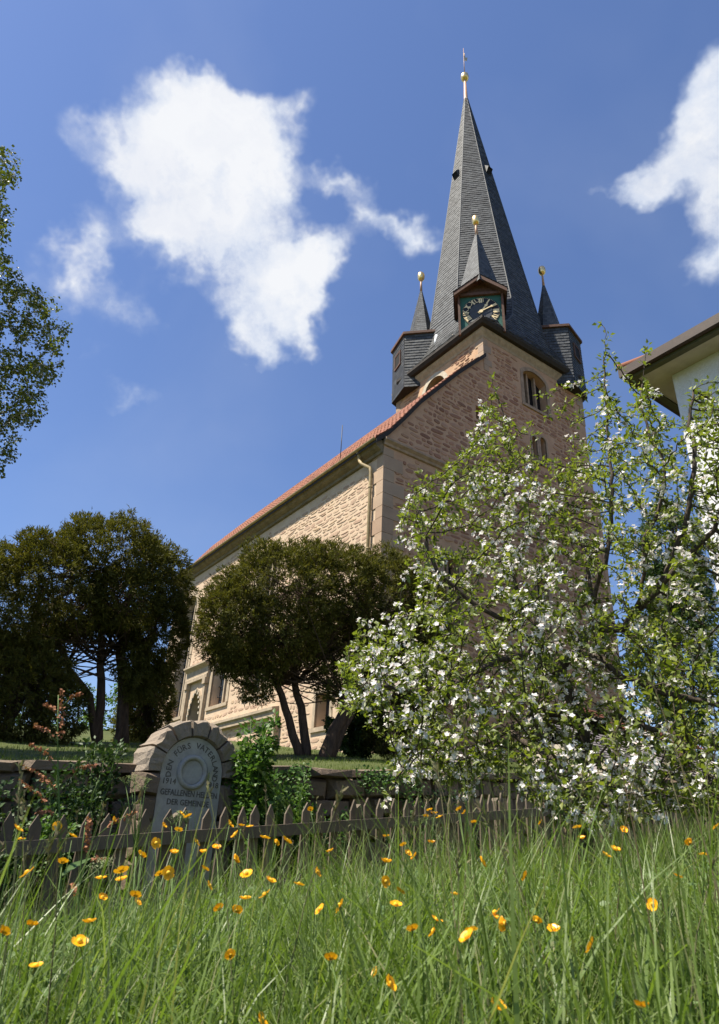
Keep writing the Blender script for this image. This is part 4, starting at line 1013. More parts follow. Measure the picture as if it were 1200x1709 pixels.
A1, _ = sample_poly(crown_poly, 3800, lambda x, y: AH+RNG.normal(0, .55, len(x)).clip(-1.1, 1.2)-.25*((x-950)/400)**2*0)
A2, _ = sample_poly([(560, 1120), (700, 1010), (850, 1000), (1100, 1050), (1250, 1150), (1200, 1320), (1080, 1360), (950, 1360), (800, 1290), (690, 1270), (700, 1200), (580, 1180)], 1400, lambda x, y: AH-.4+RNG.normal(0, .6, len(x)).clip(-.9, 1.3))
shoots = []
for (xa, ya, xb, yb, h) in ((850, 800, 820, 620, 5.6), (700, 900, 694, 770, 4.8), (745, 900, 740, 790, 4.9), (1008, 720, 1012, 538, 5.0), (1105, 760, 1076, 570, 4.9), (1130, 800, 1160, 640, 5.0), (890, 850, 888, 735, 5.4), (1190, 740, 1192, 640, 4.9), (930, 800, 975, 690, 5.3), (900, 720, 915, 645, 5.2), (960, 760, 905, 650, 5.2), (800, 830, 790, 730, 5.2)):
    for f in np.linspace(0, 1, 9): shoots.append(at_h(xa+(xb-xa)*f+RNG.normal(0, 5), ya+(yb-ya)*f, h))
A3, _ = sample_poly([(860, 1290), (960, 1265), (1095, 1275), (1095, 1372), (1030, 1388), (940, 1382), (880, 1340)], 420, lambda x, y: 4.35+RNG.normal(0, .22, len(x)))
A4, _ = sample_poly([(1120, 1210), (1260, 1210), (1260, 1370), (1150, 1365)], 220, lambda x, y: 4.5+RNG.normal(0, .2, len(x)))
A = np.concatenate([A1, A2, A3, A4]); _g = np.sin(A@np.array([4.2, 1.7, 3.6])+.7)+np.sin(A@np.array([-2.9, 3.8, 4.4])+2.1)+np.sin(A@np.array([3.3, -4.1, -3.0]))
A = np.concatenate([A[_g > -1.55], np.array(shoots)])   # open gaps between the boughs
N, par = colonize(limbs, A, .075, .75, .085, 140, (0, 0, .05))
r, ch = radii(N, par, .0032, 2.62, .095)
r[:12] = np.maximum(r[:12], np.linspace(.095, .075, 12)[:len(r[:12])])
bm_ = branch_mesh(N, par, r, 8, .013)
bm_['big'].build('trunk', 'bark_apple', apple).matrix_parent_inverse = apple.matrix_world.inverted()
apple.matrix_world.translation = Vector(base)
INV = Matrix.Translation(-Vector(base))
def reinv(o): o.matrix_parent_inverse = INV; return o
for o in apple.children: reinv(o)
reinv(bm_['small'].build('twigs', 'bark_apple', apple, 'stuff'))
thin = np.where((r < .0115))[0]; thin = thin[RNG.random(len(thin)) < .95]
pd = normalize(N[thin]-N[np.maximum(par[thin], 0)])
def rosettes(P, D, kmin, kmax, L0, L1, wr=.55):
    k = RNG.integers(kmin, kmax+1, len(P)); i = np.repeat(np.arange(len(P)), k); n = len(i)
    out = normalize(rand_dirs(n)+D[i]*.5+np.array([0, 0, .25])); L = RNG.uniform(L0, L1, n)
    pos = P[i]+out*.012+rand_dirs(n)*.02; nr = normalize(rand_dirs(n)*.7+np.array([-.3, -.1, 1.0])); return pos, out, nr, L, L*wr*RNG.uniform(.8, 1.15, n)
reinv(leaves_obj('leaves', 'apple_leaf', apple, *rosettes(N[thin], pd, 6, 9, .028, .058)))
# blossom clusters
def flower(mb, c, nrm, rad, rs):
    nrm = Vector(nrm).normalized(); a = nrm.orthogonal().normalized(); b = nrm.cross(a); ph = rs.uniform(0, 6.28)
    for k in range(5):
        th = ph+k*2*math.pi/5; d = a*math.cos(th)+b*math.sin(th); s = nrm.cross(d); cup = rs.uniform(.15, .45)
        vs = [c, c+d*rad*.55+s*rad*.36+nrm*rad*cup*.5, c+d*rad*1.0+nrm*rad*cup, c+d*rad*.55-s*rad*.36+nrm*rad*cup*.5]
        mb.add(vs, [(0, 1, 2, 3)])
def cluster(rs, nf):
    mb = MB()
    for k in range(nf):
        d = Vector((rs.gauss(0, 1), rs.gauss(0, 1), rs.gauss(.5, .8))).normalized(); flower(mb, d*rs.uniform(.02, .042), d+Vector((rs.gauss(0, .3), rs.gauss(0, .3), .3)), rs.uniform(.015, .0215), rs)
    return mb
CL = [cluster(RS, RS.randint(4, 6)) for _ in range(8)]
pyv = np.array([(CY-FPX*float(n_@cU)/float(n_@cF)) for n_ in N[thin]])
pxv = np.array([(CX+FPX*float(n_@cR)/float(n_@cF)) for n_ in N[thin]])
prob = np.where(pyv < 800, .14, .36)*np.where(RNG.random(len(thin)) < .5, 1.2, .8)
clump = np.sin(N[thin]@np.array([3.1, 2.3, 4.7]))*np.sin(N[thin]@np.array([-2.2, 4.1, 3.3])+1)
prob = prob*(1+1.3*clump)
bi_ = np.where(RNG.random(len(thin)) < prob)[0]
vis = bi_[(pxv[bi_] > 0) & (pxv[bi_] < 1200)]; dist = np.linalg.norm(N[thin[vis]], axis=1); ind = vis[np.argsort(dist)[:300]]
cms = []
for c_ in CL: m_ = c_.mesh('blossom'); m_.materials.append(M['petal_white']); cms.append(m_)
for i in ind:
    o = bpy.data.objects.new('blossom', RS.choice(cms)); COL.objects.link(o); o.parent = apple; o.matrix_parent_inverse = INV
    o.location = N[thin[i]]+pd[i]*.03; o.rotation_euler = (RS.uniform(-.7, .7), RS.uniform(-.7, .7), RS.uniform(0, 6.28)); s = RS.uniform(.85, 1.3); o.scale = (s, s, s)
rest = MB(); sset = set(ind.tolist())
for i in bi_:
    if i in sset: continue
    c_ = RS.choice(CL); mt = Matrix.Translation(Vector(N[thin[i]]+pd[i]*.03)) @ Matrix.Rotation(RS.uniform(0, 6.28), 4, 'Z') @ Matrix.Rotation(RS.uniform(-.7, .7), 4, 'X') @ Matrix.Scale(RS.uniform(.85, 1.3), 4)
    rest.add([mt @ Vector(v_) for v_ in c_.v], c_.f)
reinv(rest.build('blossoms', 'petal_white', apple, 'stuff'))
print('apple nodes', len(N), 'leafy', len(thin), 'blossom', len(bi_))

# ------------------------------------------------------------------ thuja trees with clipped round crowns
def clumps(C, Nn, per, spread, L, Wd, up=.2, out=.8):
    i = np.repeat(np.arange(len(C)), per); n = len(i); d = normalize(rand_dirs(n)*.8+Nn[i]*out+np.array([0, 0, up]))
    P = C[i]+rand_dirs(n)*RNG.uniform(0, spread, n)[:, None]; nr = normalize(rand_dirs(n)+np.array([-.5, 0, .8])); ll = L*RNG.uniform(.6, 1.3, n)
    return P, d, nr, ll, Wd*RNG.uniform(.7, 1.3, n)
def ell(lobes, dens, shell=(.60, 1.0)):
    C, Nn = [], []
    for (px, py, rx, ry, h, dp_) in lobes:
        c = at_h(px, py, h); zc = float(c@cF); a, b = rx/FPX*zc, ry/FPX*zc/1.05; n = int(dens*(a*b+a*dp_+b*dp_)*4.2); d = rand_dirs(n)
        bumpy = 1+.07*np.sin(d@np.array([7, 3, 5])+px)+.05*np.sin(d@np.array([-5, 9, 4])*1.6)
        q_ = RNG.uniform(shell[0], shell[1], n)**.6*bumpy; P = c+d*np.array([a, dp_, b])*q_[:, None]; C.append(P); Nn.append(normalize(d/np.array([a, dp_, b])))
    C = np.concatenate(C); Nn = np.concatenate(Nn)
    return C, Nn
def prune(C, Nn, lobes):                          # drop clumps buried deep inside another lobe
    keep = np.ones(len(C), bool)
    for (px, py, rx, ry, h, dp_) in lobes:
        c = at_h(px, py, h); zc = float(c@cF); e_ = np.array([rx/FPX*zc, dp_, ry/FPX*zc/1.05]); keep &= np.linalg.norm((C-c)/e_, axis=1) > .62
    return C[keep], Nn[keep]
def thuja(name, base_px, h, label, lobes, fringe, stems, dens=75, mat='thuja_leaf', cat='tree', group=None, per=20, L=.095, wd=.022):
    b = at_h(*base_px, h); b[2] = gz(b[0], b[1]); root = thing(name, tuple(b), label, cat, 0, group); inv = Matrix.Translation(-Vector(b))
    C, Nn = prune(*ell(lobes, dens), lobes)
    if fringe:
        F_, _ = ell(fringe, dens*.6, (.2, 1.0)); C = np.concatenate([C, F_]); Nn = np.concatenate([Nn, normalize(rand_dirs(len(F_))*.4+np.array([0, 0, -.6]))])
    o = leaves_obj('crown', mat, root, *clumps(C, Nn, per, .10, L, wd)); o.matrix_parent_inverse = inv
    mb = MB()
    for pts, r0, r1 in stems:
        pp = [at_h(x, y, hh) for x, y, hh in pts]
        if pts[0][1] > 1180: pp[0][2] = gz(pp[0][0], pp[0][1])-.15
        q_ = []
        for i in range(len(pp)-1):
            for f in (0, .33, .66): q_.append(pp[i]*(1-f)+pp[i+1]*f+RNG.normal(size=3)*.018)
        q_.append(pp[-1]); mb.tube(q_, list(np.linspace(r0*.72, r1*.72, len(q_))), 8)
    # bare inner twigs
    o = mb.build('trunk', 'bark_thuja', root); o.matrix_parent_inverse = inv
    tw = MB(); tips = [at_h(*p_) for s in stems for p_ in s[0][2:]]
    for i in RNG.integers(0, len(C), 260):
        t0 = tips[RNG.integers(0, len(tips))]; mid = (t0+C[i])/2+np.array([0, 0, -.1])+RNG.normal(size=3)*.1; tw.tube([t0, mid, C[i]], [.018, .012, .005], 4)
    o = tw.build('twigs', 'bark_thuja', root, 'stuff'); o.matrix_parent_inverse = inv
    return root
thuja('thuja_tree', (515, 1268), 14.0, 'round-crowned thuja with three leaning bare stems against the sunlit church wall',
      [(480, 1000, 118, 100, 14.0, 1.7), (395, 1045, 66, 78, 13.6, 1.2), (560, 1000, 100, 95, 14.2, 1.5), (640, 1010, 82, 98, 14.4, 1.3), (690, 1030, 60, 90, 14.6, 1.2), (450, 1060, 90, 60, 13.6, 1.1)],
      [(385, 1095, 45, 45, 13.6, .6), (430, 1130, 40, 50, 13.8, .6), (560, 1120, 50, 60, 14.2, .7), (620, 1100, 50, 60, 14.2, .7)],
      [([(505, 1270, 14.0), (482, 1200, 14.0), (463, 1140, 13.9), (450, 1070, 13.9), (430, 1010, 13.8)], .13, .05), ([(512, 1268, 14.1), (505, 1200, 14.1), (492, 1140, 14.1), (497, 1070, 14.1), (500, 980, 14.1)], .14, .05),
       ([(540, 1285, 13.8), (560, 1220, 13.9), (578, 1165, 14.0), (590, 1080, 14.2), (620, 1010, 14.3)], .22, .07), ([(548, 1262, 13.85), (585, 1190, 14.1), (600, 1150, 14.2), (640, 1060, 14.4)], .12, .05)], group=None)
thuja('thuja_bush', (670, 1270), 15.0, 'dark thuja growing to the ground behind the apple branches', [(665, 1170, 75, 105, 15.2, 1.0), (700, 1110, 60, 110, 15.2, 1.0)], [], [([(670, 1270, 15.2), (670, 1200, 15.2), (670, 1120, 15.2), (680, 1060, 15.2)], .12, .04)], 60)
thuja('thuja_tree', (160, 1245), 14.6, 'broad dark thuja with bare inner stems left of the war memorial',
      [(185, 960, 105, 100, 14.6, 1.7), (95, 985, 115, 90, 14.3, 1.7), (250, 990, 66, 98, 14.8, 1.3), (20, 1020, 90, 90, 14.2, 1.5), (265, 1060, 48, 80, 14.8, 1.0), (215, 1000, 60, 55, 13.9, .9)],
      [(250, 1130, 45, 55, 14.8, .8), (40, 1110, 85, 85, 14.3, 1.2), (225, 1110, 35, 60, 14.6, .6)],
      [([(160, 1245, 14.6), (168, 1180, 14.6), (168, 1110, 14.6), (170, 1030, 14.6), (180, 950, 14.6)], .15, .06), ([(166, 1240, 14.6), (150, 1160, 14.5), (112, 1110, 14.4), (95, 1050, 14.4), (90, 1000, 14.3)], .11, .05),
       ([(205, 1245, 14.8), (205, 1170, 14.8), (203, 1090, 14.8), (210, 1020, 14.8), (225, 960, 14.8)], .19, .07), ([(196, 1240, 14.5), (206, 1150, 14.7), (250, 1080, 14.8), (270, 1020, 14.8)], .10, .04)], 75)
thuja('thuja_bush', (60, 1245), 14.0, 'tall dark thuja hedge bush standing at the lawn edge', [(40, 1160, 75, 100, 14.0, 1.0), (95, 1190, 45, 70, 14.1, .8), (-40, 1150, 80, 120, 14.0, 1.2)], [], [([(60, 1245, 14), (58, 1190, 14), (55, 1130, 14), (50, 1090, 14)], .1, .04)], 60)
thuja('thuja_bush', (250, 1240), 16.5, 'narrow thuja bush beside the far end of the nave wall', [(250, 1185, 36, 70, 16.5, .9), (225, 1200, 30, 55, 16.8, .8)], [], [([(250, 1240, 16.5), (250, 1210, 16.5), (250, 1170, 16.5), (250, 1140, 16.5)], .1, .04)], 60)

# ------------------------------------------------------------------ other trees and shrubs
def leafy_tree(name, base_xyz, label, cat, trunk, poly, n, hf, step, leaf, L, per, mat, bark, tip=.004, rmax=.2, bias=(0, 0, .05), infl=1.6, kill=None, keep=.9):
    b = np.array(base_xyz); root = thing(name, tuple(b), label, cat); inv = Matrix.Translation(-Vector(b))
    A, _ = sample_poly(poly, n, hf); N, par = colonize(trunk, A, step, infl, kill or step*1.1, 120, bias); r, _ = radii(N, par, tip, 2.3, rmax)
    mbs = branch_mesh(N, par, r, 7, .03); mbs['big'].build('trunk', bark, root).matrix_parent_inverse = inv
    if mbs['small'].v: mbs['small'].build('twigs', bark, root, 'stuff').matrix_parent_inverse = inv
    k = np.where(r < tip*3.2)[0]; k = k[RNG.random(len(k)) < keep]; d = normalize(N[k]-N[np.maximum(par[k], 0)])
    P, D, Nn, LL, WW = rosettes(N[k], d, per[0], per[1], L[0], L[1], leaf); P = P+rand_dirs(len(P))*RNG.uniform(0, step*.9, len(P))[:, None]; D = normalize(D+np.array([0, 0, -.5]))
    leaves_obj('crown', mat, root, P, D, Nn, LL, WW).matrix_parent_inverse = inv; return root
bx, by = -8.2, 9.0; bz = gz(bx, by)
leafy_tree('birch_tree', (bx, by, bz), 'tall birch with drooping leafy branches reaching in beside the open sky', 'tree',
  [(None, [(bx, by, bz-.2), (bx+.1, by+.1, 4.0), (bx+.2, by+.2, 7.0), (bx+.2, by+.2, 10.5)])],
  [(-260, 190), (-20, 232), (40, 258), (36, 300), (12, 330), (16, 390), (8, 420), (40, 465), (80, 490), (120, 540), (104, 575), (105, 625), (82, 640), (72, 690), (42, 730), (26, 780), (-10, 800), (-160, 860), (-420, 700), (-480, 300)],
  3200, lambda x, y: 10.6+RNG.normal(0, .8, len(x)).clip(-1.6, 1.6), .13, .75, (.04, .068), (12, 18), 'birch_leaf', 'bark_birch', .004, .17, (0, 0, -.02), 2.2)
thuja('yew_tree', (1130, 1240), 14.6, 'dark green columnar tree growing close to the white house wall', [(1122, 930, 46, 105, 14.6, .7), (1135, 1010, 46, 110, 14.6, .8), (1125, 1110, 62, 120, 14.6, .9)], [], [([(1130, 1240, 14.6), (1130, 1150, 14.6), (1130, 1040, 14.6), (1125, 900, 14.6)], .14, .05)], 70, 'dark_leaf')
def shrub(name, px, py, h, label, stems, height, spread, L, per, mat, zoff=0.0, lean=(0, 0), dens=46):
    b = at_h(px, py, h); b[2] = gz(b[0], b[1]); root = thing(name, tuple(b), label, 'shrub'); mb = MB(); P, D = [], []
    for s in range(stems):
        a = RS.uniform(0, 6.28); q_ = RS.uniform(.15, 1)*spread; hh = height*RS.uniform(.55, 1.05)*(1.1-.35*q_/max(spread, .01)); n = 9; pts = []
        for k in range(n+1):
            f = k/n; pts.append(Vector((math.cos(a)*q_*f**.8+RS.gauss(0, .012)+lean[0]*f*f, math.sin(a)*q_*f**.8+RS.gauss(0, .012)+lean[1]*f*f, hh*f-.05)))
        mb.tube(pts, list(np.linspace(.012, .003, n+1)), 5)
        m = int(dens*hh/.8)
        for k in range(m):
            f = RS.uniform(.12, 1)*n; i = min(n-1, int(f)); pp = pts[i].lerp(pts[i+1], f-i); P.append(pp[:]); D.append((pts[i+1]-pts[i]).normalized()[:])
    mb.build('stems', 'green_stem', root); P, D, Nn, LL, WW = rosettes(np.array(P), np.array(D)*.4, per[0], per[1], L[0], L[1], .78)
    P = P+D*.04; leaves_obj('leaves', mat, root, P, D, Nn, LL, WW); return root
shrub('maple_sapling', 428, 1330, 7.55, 'bright green leafy sapling thicket right of the war memorial', 18, 1.85, .36, (.04, .075), (3, 5), 'shrub_leaf')
shrub('bramble_bush', 150, 1330, 6.75, 'dark leafy bush climbing the retaining wall left of the memorial', 22, 1.6, .42, (.03, .055), (3, 5), 'dark_leaf')
shrub('bramble_bush', 90, 1350, 6.3, 'pale leaved low bush behind the left end of the fence', 20, .95, .45, (.03, .055), (3, 5), 'shrub_leaf')
shrub('wild_currant', 505, 1315, 8.05, 'low green bush beside the thuja stems on the retaining wall', 20, 1.15, .5, (.03, .06), (3, 5), 'shrub_leaf')
shrub('wild_currant', 10, 1350, 6.0, 'low dark bush hugging the stone wall at the fence end', 18, 1.0, .45, (.03, .05), (3, 5), 'dark_leaf')
shrub('laurel_bush', 600, 1262, 15.4, 'rounded dark laurel bush at the foot of the church wall', 26, 1.5, .9, (.06, .11), (3, 5), 'dark_leaf')
for px, h, lab in ((205, 38.0, 'distant pale green tree seen between the thuja stems'), (120, 42.0, 'distant tree behind the dark thuja hedge'), (20, 40, 'distant leafy tree beyond the lawn edge')):
    p = at_h(px, 1230, h); bz = gz(p[0], p[1])
    leafy_tree('background_tree', (p[0], p[1], bz), lab, 'tree', [(None, [(p[0], p[1], bz-.3), (p[0], p[1], bz+1.2), (p[0]+.2, p[1], bz+2.4)])],
      [(px-60, 1235), (px-70, 1190), (px-40, 1150), (px, 1135), (px+40, 1150), (px+55, 1200), (px+45, 1235)], 260, lambda x, y: h+RNG.normal(0, 1.0, len(x)), .3, .6, (.14, .24), (7, 10), 'shrub_leaf', 'bark_thuja', .01, .2, (0, 0, 0), 3.0)

# ------------------------------------------------------------------ meadow
def blades(name, mat, X, Y, L, Wd, bend, seg=5, lean=.25, kind='stuff', zoff=-.02):
    n = len(X); Z = ground(X, Y)+zoff; th = RNG.uniform(0, 2*np.pi, n); dirh = np.stack([np.cos(th), np.sin(th), np.zeros(n)], 1)
    ln = RNG.normal(0, lean, n); up = normalize(np.array([0, 0, 1.0])+dirh*ln[:, None]); tw = th+np.pi/2+RNG.normal(0, .5, n); S = np.stack([np.cos(tw), np.sin(tw), np.zeros(n)], 1)
    s = np.linspace(0, 1, seg+1); B = np.stack([X, Y, Z], 1); vs = []
    for k, f in enumerate(s):
        c = B+up*(L*f*(1-.28*bend*f))[:, None]+dirh*(L*bend*.75*f**2.2)[:, None]; c[:, 2] -= L*np.clip(bend-.5, 0, 1)*.55*f**3.5
        w = Wd*(1-f**1.7)*(.55+.9*min(f*3, 1)*.5) if k < seg else Wd*0
        if k < seg: vs += [c-S*w[:, None]*.5, c+S*w[:, None]*.5]
        else: vs += [c]
    m = 2*seg+1; V = np.stack(vs, 1).reshape(-1, 3); o = (np.arange(n)*m)[:, None]
    Q = np.concatenate([o+np.array([[2*k, 2*k+1, 2*k+3, 2*k+2]]) for k in range(seg-1)]); T = o+np.array([[2*seg-2, 2*seg-1, 2*seg]])
    return mesh_obj(name, np_mesh(name, V, [Q, T]), mat, None, kind)
def scatter(n, r0, r1, azmax, dmax=-1.45, pw=1.0):
    out = []
    while sum(len(o) for o in out) < n:
        r = (r0**(1+pw)+RNG.random(n)*(r1**(1+pw)-r0**(1+pw)))**(1/(1+pw)); a = RNG.uniform(-azmax, azmax, n)*np.pi/180; x, y = r*np.sin(a), r*np.cos(a); t_, d_ = td(x, y)
        k = (d_ < dmax); k &= (np.sin(x*5.1+y*3.3)*np.sin(y*4.3-x*2.2)+.9 > RNG.random(n)*1.1-.15); out.append(np.stack([x[k], y[k]], 1))
    o = np.concatenate(out)[:n]; return o[:, 0], o[:, 1]
def hfac(X, Y):
    t_, d_ = td(X, Y); return 1.05-.40*sstep(-3.0, -1.5, d_)*(1-sstep(.6, 2.2, t_))+.22*sstep(-2.6, -1.6, d_)*sstep(1.6, 3.0, t_)
parts = [(9000, .85, 2.2, 50, 1.0), (22000, 1.6, 4.5, 46, .8), (26000, 3.5, 13.0, 42, .6)]
XY = [scatter(n, a, b, az_, -1.42, pw) for n, a, b, az_, pw in parts]; X = np.concatenate([q_[0] for q_ in XY]); Y = np.concatenate([q_[1] for q_ in XY])
n = len(X); g = tag(blades('meadow_grass', 'grass_blade', X, Y, RNG.gamma(8, .042, n).clip(.12, .62)*hfac(X, Y), RNG.uniform(.003, .0085, n), RNG.beta(2.2, 1.6, n)), 'tall green meadow grass filling the foreground below the fence', 'grass', kind='stuff')
X, Y = scatter(16000, .9, 5.0, 48, -1.42, .9); n = len(X)
tag(blades('meadow_undergrowth', 'herb_leaf', X, Y, RNG.uniform(.10, .30, n), RNG.uniform(.008, .020, n), RNG.beta(2.5, 1.8, n), 4, .5), 'low broad-leaved herbs growing between the meadow grass', 'herbs', kind='stuff')
# lobed herb leaves
X, Y = scatter(9000, 1.5, 4.5, 46, -1.42, .9); n = len(X); Z = ground(X, Y)+RNG.uniform(.04, .30, n)
tag(leaves_obj('meadow_leaves', 'herb_leaf', None, np.stack([X, Y, Z], 1), normalize(rand_dirs(n)*np.array([1, 1, .5])+np.array([0, 0, .15])), normalize(rand_dirs(n)*.6+np.array([0, 0, 1])), RNG.uniform(.018, .042, n), RNG.uniform(.008, .02, n)), 'small clover and herb leaves scattered through the meadow', 'herbs', kind='stuff')
# grass flower stalks with seed heads
X, Y = scatter(700, 1.2, 7.0, 40, -1.42, 1.0); n = len(X); V_, F4 = [], []; sm = MB()
for i in range(n):
    if -18 < math.degrees(math.atan2(X[i], Y[i])) < -7: continue
    z = gz(X[i], Y[i]); L = RS.uniform(.38, .68); lx, ly = RS.gauss(0, .07), RS.gauss(0, .07); pts = [(X[i]+lx*f*f, Y[i]+ly*f*f, z+L*f) for f in (0, .35, .7, 1)]
    sm.tube(pts, [.0016, .0014, .0011, .0008], 3, False)
    tp = Vector(pts[-1]); dr = (Vector(pts[-1])-Vector(pts[-2])).normalized(); hl = RS.uniform(.04, .10)
    for k in range(RS.randint(7, 12)):
        f = RS.random(); c = tp-dr*hl*(1-f)*1.0; d = (dr*.9+Vector((RS.gauss(0, .45), RS.gauss(0, .45), 0))).normalized(); s = d.orthogonal().normalized()*.0028
        sm.add([c-s, c+s, c+d*.016+s*.4, c+d*.016-s*.4], [(0, 1, 2, 3)])
tag(sm.build('seeding_grass', 'seed_head', None, 'stuff'), 'thin flowering grass stalks with seed heads above the meadow', 'grass')
# short lawn on the terrace
n = 42000; t_ = RNG.uniform(-7, 15, n); d_ = .22+RNG.random(n)**1.6*9; X, Y = xy(t_, d_)
tag(blades('lawn_grass', 'lawn_blade', X, Y, RNG.uniform(.035, .10, n), RNG.uniform(.006, .012, n), RNG.beta(2, 3, n), 2, .35), 'short mown lawn on the churchyard terrace', 'grass', kind='stuff')

# ivy and bramble growing over the retaining wall
def ivy(n, t0, t1, zlo, zhi, label, mat):
    t_ = RNG.uniform(t0, t1, n*3); f_ = RNG.random(n*3); d_ = -.10-.32*RNG.random(n*3)**1.5; k = np.sin(t_*2.3+f_*2)+np.sin(t_*5.1-f_*3+1)*.7 > -.25; t_, f_, d_ = t_[k][:n], f_[k][:n], d_[k][:n]; X, Y = xy(t_, d_); n = len(t_)
    g_ = ground(X, Y); Z = g_+(wall_top(t_)-g_)*(zlo+(zhi-zlo)*f_)+.10*np.sin(t_*3.7)
    o = leaves_obj('wall_ivy', mat, None, np.stack([X, Y, Z], 1), normalize(rand_dirs(n)+np.array([.4, -.5, -.3])), normalize(rand_dirs(n)*.5+np.array([.5, -.7, .6])), RNG.uniform(.03, .06, n), RNG.uniform(.025, .045, n))
    tag(o, label, 'ivy', kind='stuff')
ivy(5200, -6, .9, 0, .82, 'dark ivy and bramble covering the retaining wall left of the memorial', 'dark_leaf')
ivy(4200, 2.3, 5.2, 0, 1.05, 'leafy bramble spilling over the retaining wall right of the memorial', 'shrub_leaf')
ivy(3000, 5.4, 11.5, 0, .75, 'weeds along the foot of the retaining wall behind the apple tree', 'dark_leaf')

# ------------------------------------------------------------------ buttercups, one by one
OPEN = [.35, .5, .6, .7, .8, .9]
def bcup(rs, op):
    mb = MB()
    for k in range(5):
        th = k*2*math.pi/5+rs.uniform(-.08, .08); d = Vector((math.cos(th), math.sin(th), 0)); s = Vector((-math.sin(th), math.cos(th), 0)); R1 = .0125
        pts = [(0, 0, 0), (.45, .42, .18), (.85, .52, .45), (1.0, .2, .62)]
        vs = [Vector((0, 0, 0))]; 
        for a, w, u in pts[1:]: vs += [d*R1*a*(.6+.5*op)+s*R1*w+Vector((0, 0, R1*u*(1.25-op))), d*R1*a*(.6+.5*op)-s*R1*w+Vector((0, 0, R1*u*(1.25-op)))]
        mb.add(vs, [(0, 1, 2), (1, 3, 4, 2), (3, 5, 6, 4)])
    return mb
BC = []
for k in range(6): m_ = bcup(RS, OPEN[k]).mesh('petals'); m_.materials.append(M['buttercup_petal']); BC.append(m_)
HM = MB().lathe([(.0035, .0), (.0045, .002), (.0038, .0048), (.001, .006)], sides=8).mesh('heart'); HM.materials.append(M['buttercup_heart'])
F7 = [(58,88),(68,122),(190,78),(242,112),(208,198),(92,235),(378,56),(545,77),(596,90),(606,36),(628,46),(654,132),(519,135),(471,176),(580,168),(678,166),(722,150),(766,72),(805,77),(834,80),(786,107),(783,190),(823,238),(684,222),(697,279),(560,234),(534,236),(405,227),(405,258),(335,254),(341,318),(451,310),(456,334),(297,400),(265,465),(103,411),(10,431),(120,547),(820,322),(790,362),(885,308),(902,263),(998,274),(1056,233),(1102,162),(1036,23),(920,135),(956,128),(884,118),(1069,357),(1137,345),(1104,521),(770,511),(868,730),(733,356)]
F8 = [(88,113),(147,140),(162,169),(184,181),(88,199),(240,134),(222,46),(248,36),(267,48),(234,24),(333,22),(352,32),(381,66),(408,198),(556,245),(606,66),(727,82),(743,120),(823,176),(881,92),(85,263),(136,295),(121,343),(319,306),(257,392),(250,430),(178,424),(362,450),(374,427),(453,368),(488,405),(461,387),(591,398),(648,424),(775,478),(57,566),(95,607),(940,684),(463,675),(1062,246),(981,340),(1149,173),(1190,82),(1103,136),(854,158)]
BIG = {(362, 450): 1.15, (121, 343): 1.5, (770, 511): 1.5, (998, 274): 1.7, (1069, 357): 1.6, (823, 238): 1.8, (58, 88): 1.7, (250, 430): 1.6, (103, 411): 1.6, (85, 263): 1.6, (136, 295): 1.7, (57, 566): 1.6, (456, 334): 1.8}
FL = [(x/2, 1340+y/2, BIG.get((x, y))) for x, y in F7]+[(600+x/2, 1340+y/2, BIG.get((x, y))) for x, y in F8]
for px, py, dd in FL:
    h = dd*.85 if dd else float(np.interp(py, [1345, 1400, 1500, 1600, 1700], [2.3, 1.8, 1.4, 1.2, 1.05]))*RS.uniform(.85, 1.1)
    c = at_h(px, py, h); g0 = gz(c[0], c[1]); dx, dy = RS.gauss(0, .05), RS.gauss(0, .05)
    op_ = RS.randrange(6); where = 'standing out against the picket fence' if py < 1385 and px < 620 else 'under the blossoming apple branches' if py < 1400 else 'deep in the green grass' if py > 1500 else 'above the meadow grass before the fence'
    f = thing('buttercup', (c[0]+dx, c[1]+dy, g0-.02), ('large ' if dd else 'small ')+('wide-open' if OPEN[op_] > .62 else 'cupped')+' golden buttercup '+where, 'flower', 0, 'buttercups in the meadow grass')
    top = Vector((-dx, -dy, c[2]-g0+.02)); mid = Vector((RS.gauss(0, .02), RS.gauss(0, .02), top.z*.55))
    MB().tube([(0, 0, 0), mid*.6, mid, top*.82+mid*.12, top-Vector((0, 0, .001))], [.0016, .0015, .0013, .0011, .001], 4).build('stem', 'green_stem', f)
    rot = (RS.gauss(.35, .45), RS.gauss(0, .4), RS.uniform(0, 6.28)); s = RS.uniform(.78, 1.0)
    for nm, me in (('petals', BC[op_]), ('heart', HM)):
        o = bpy.data.objects.new(nm, me); COL.objects.link(o); o.parent = f; o.location = top; o.rotation_euler = rot; o.scale = (s, s, s)

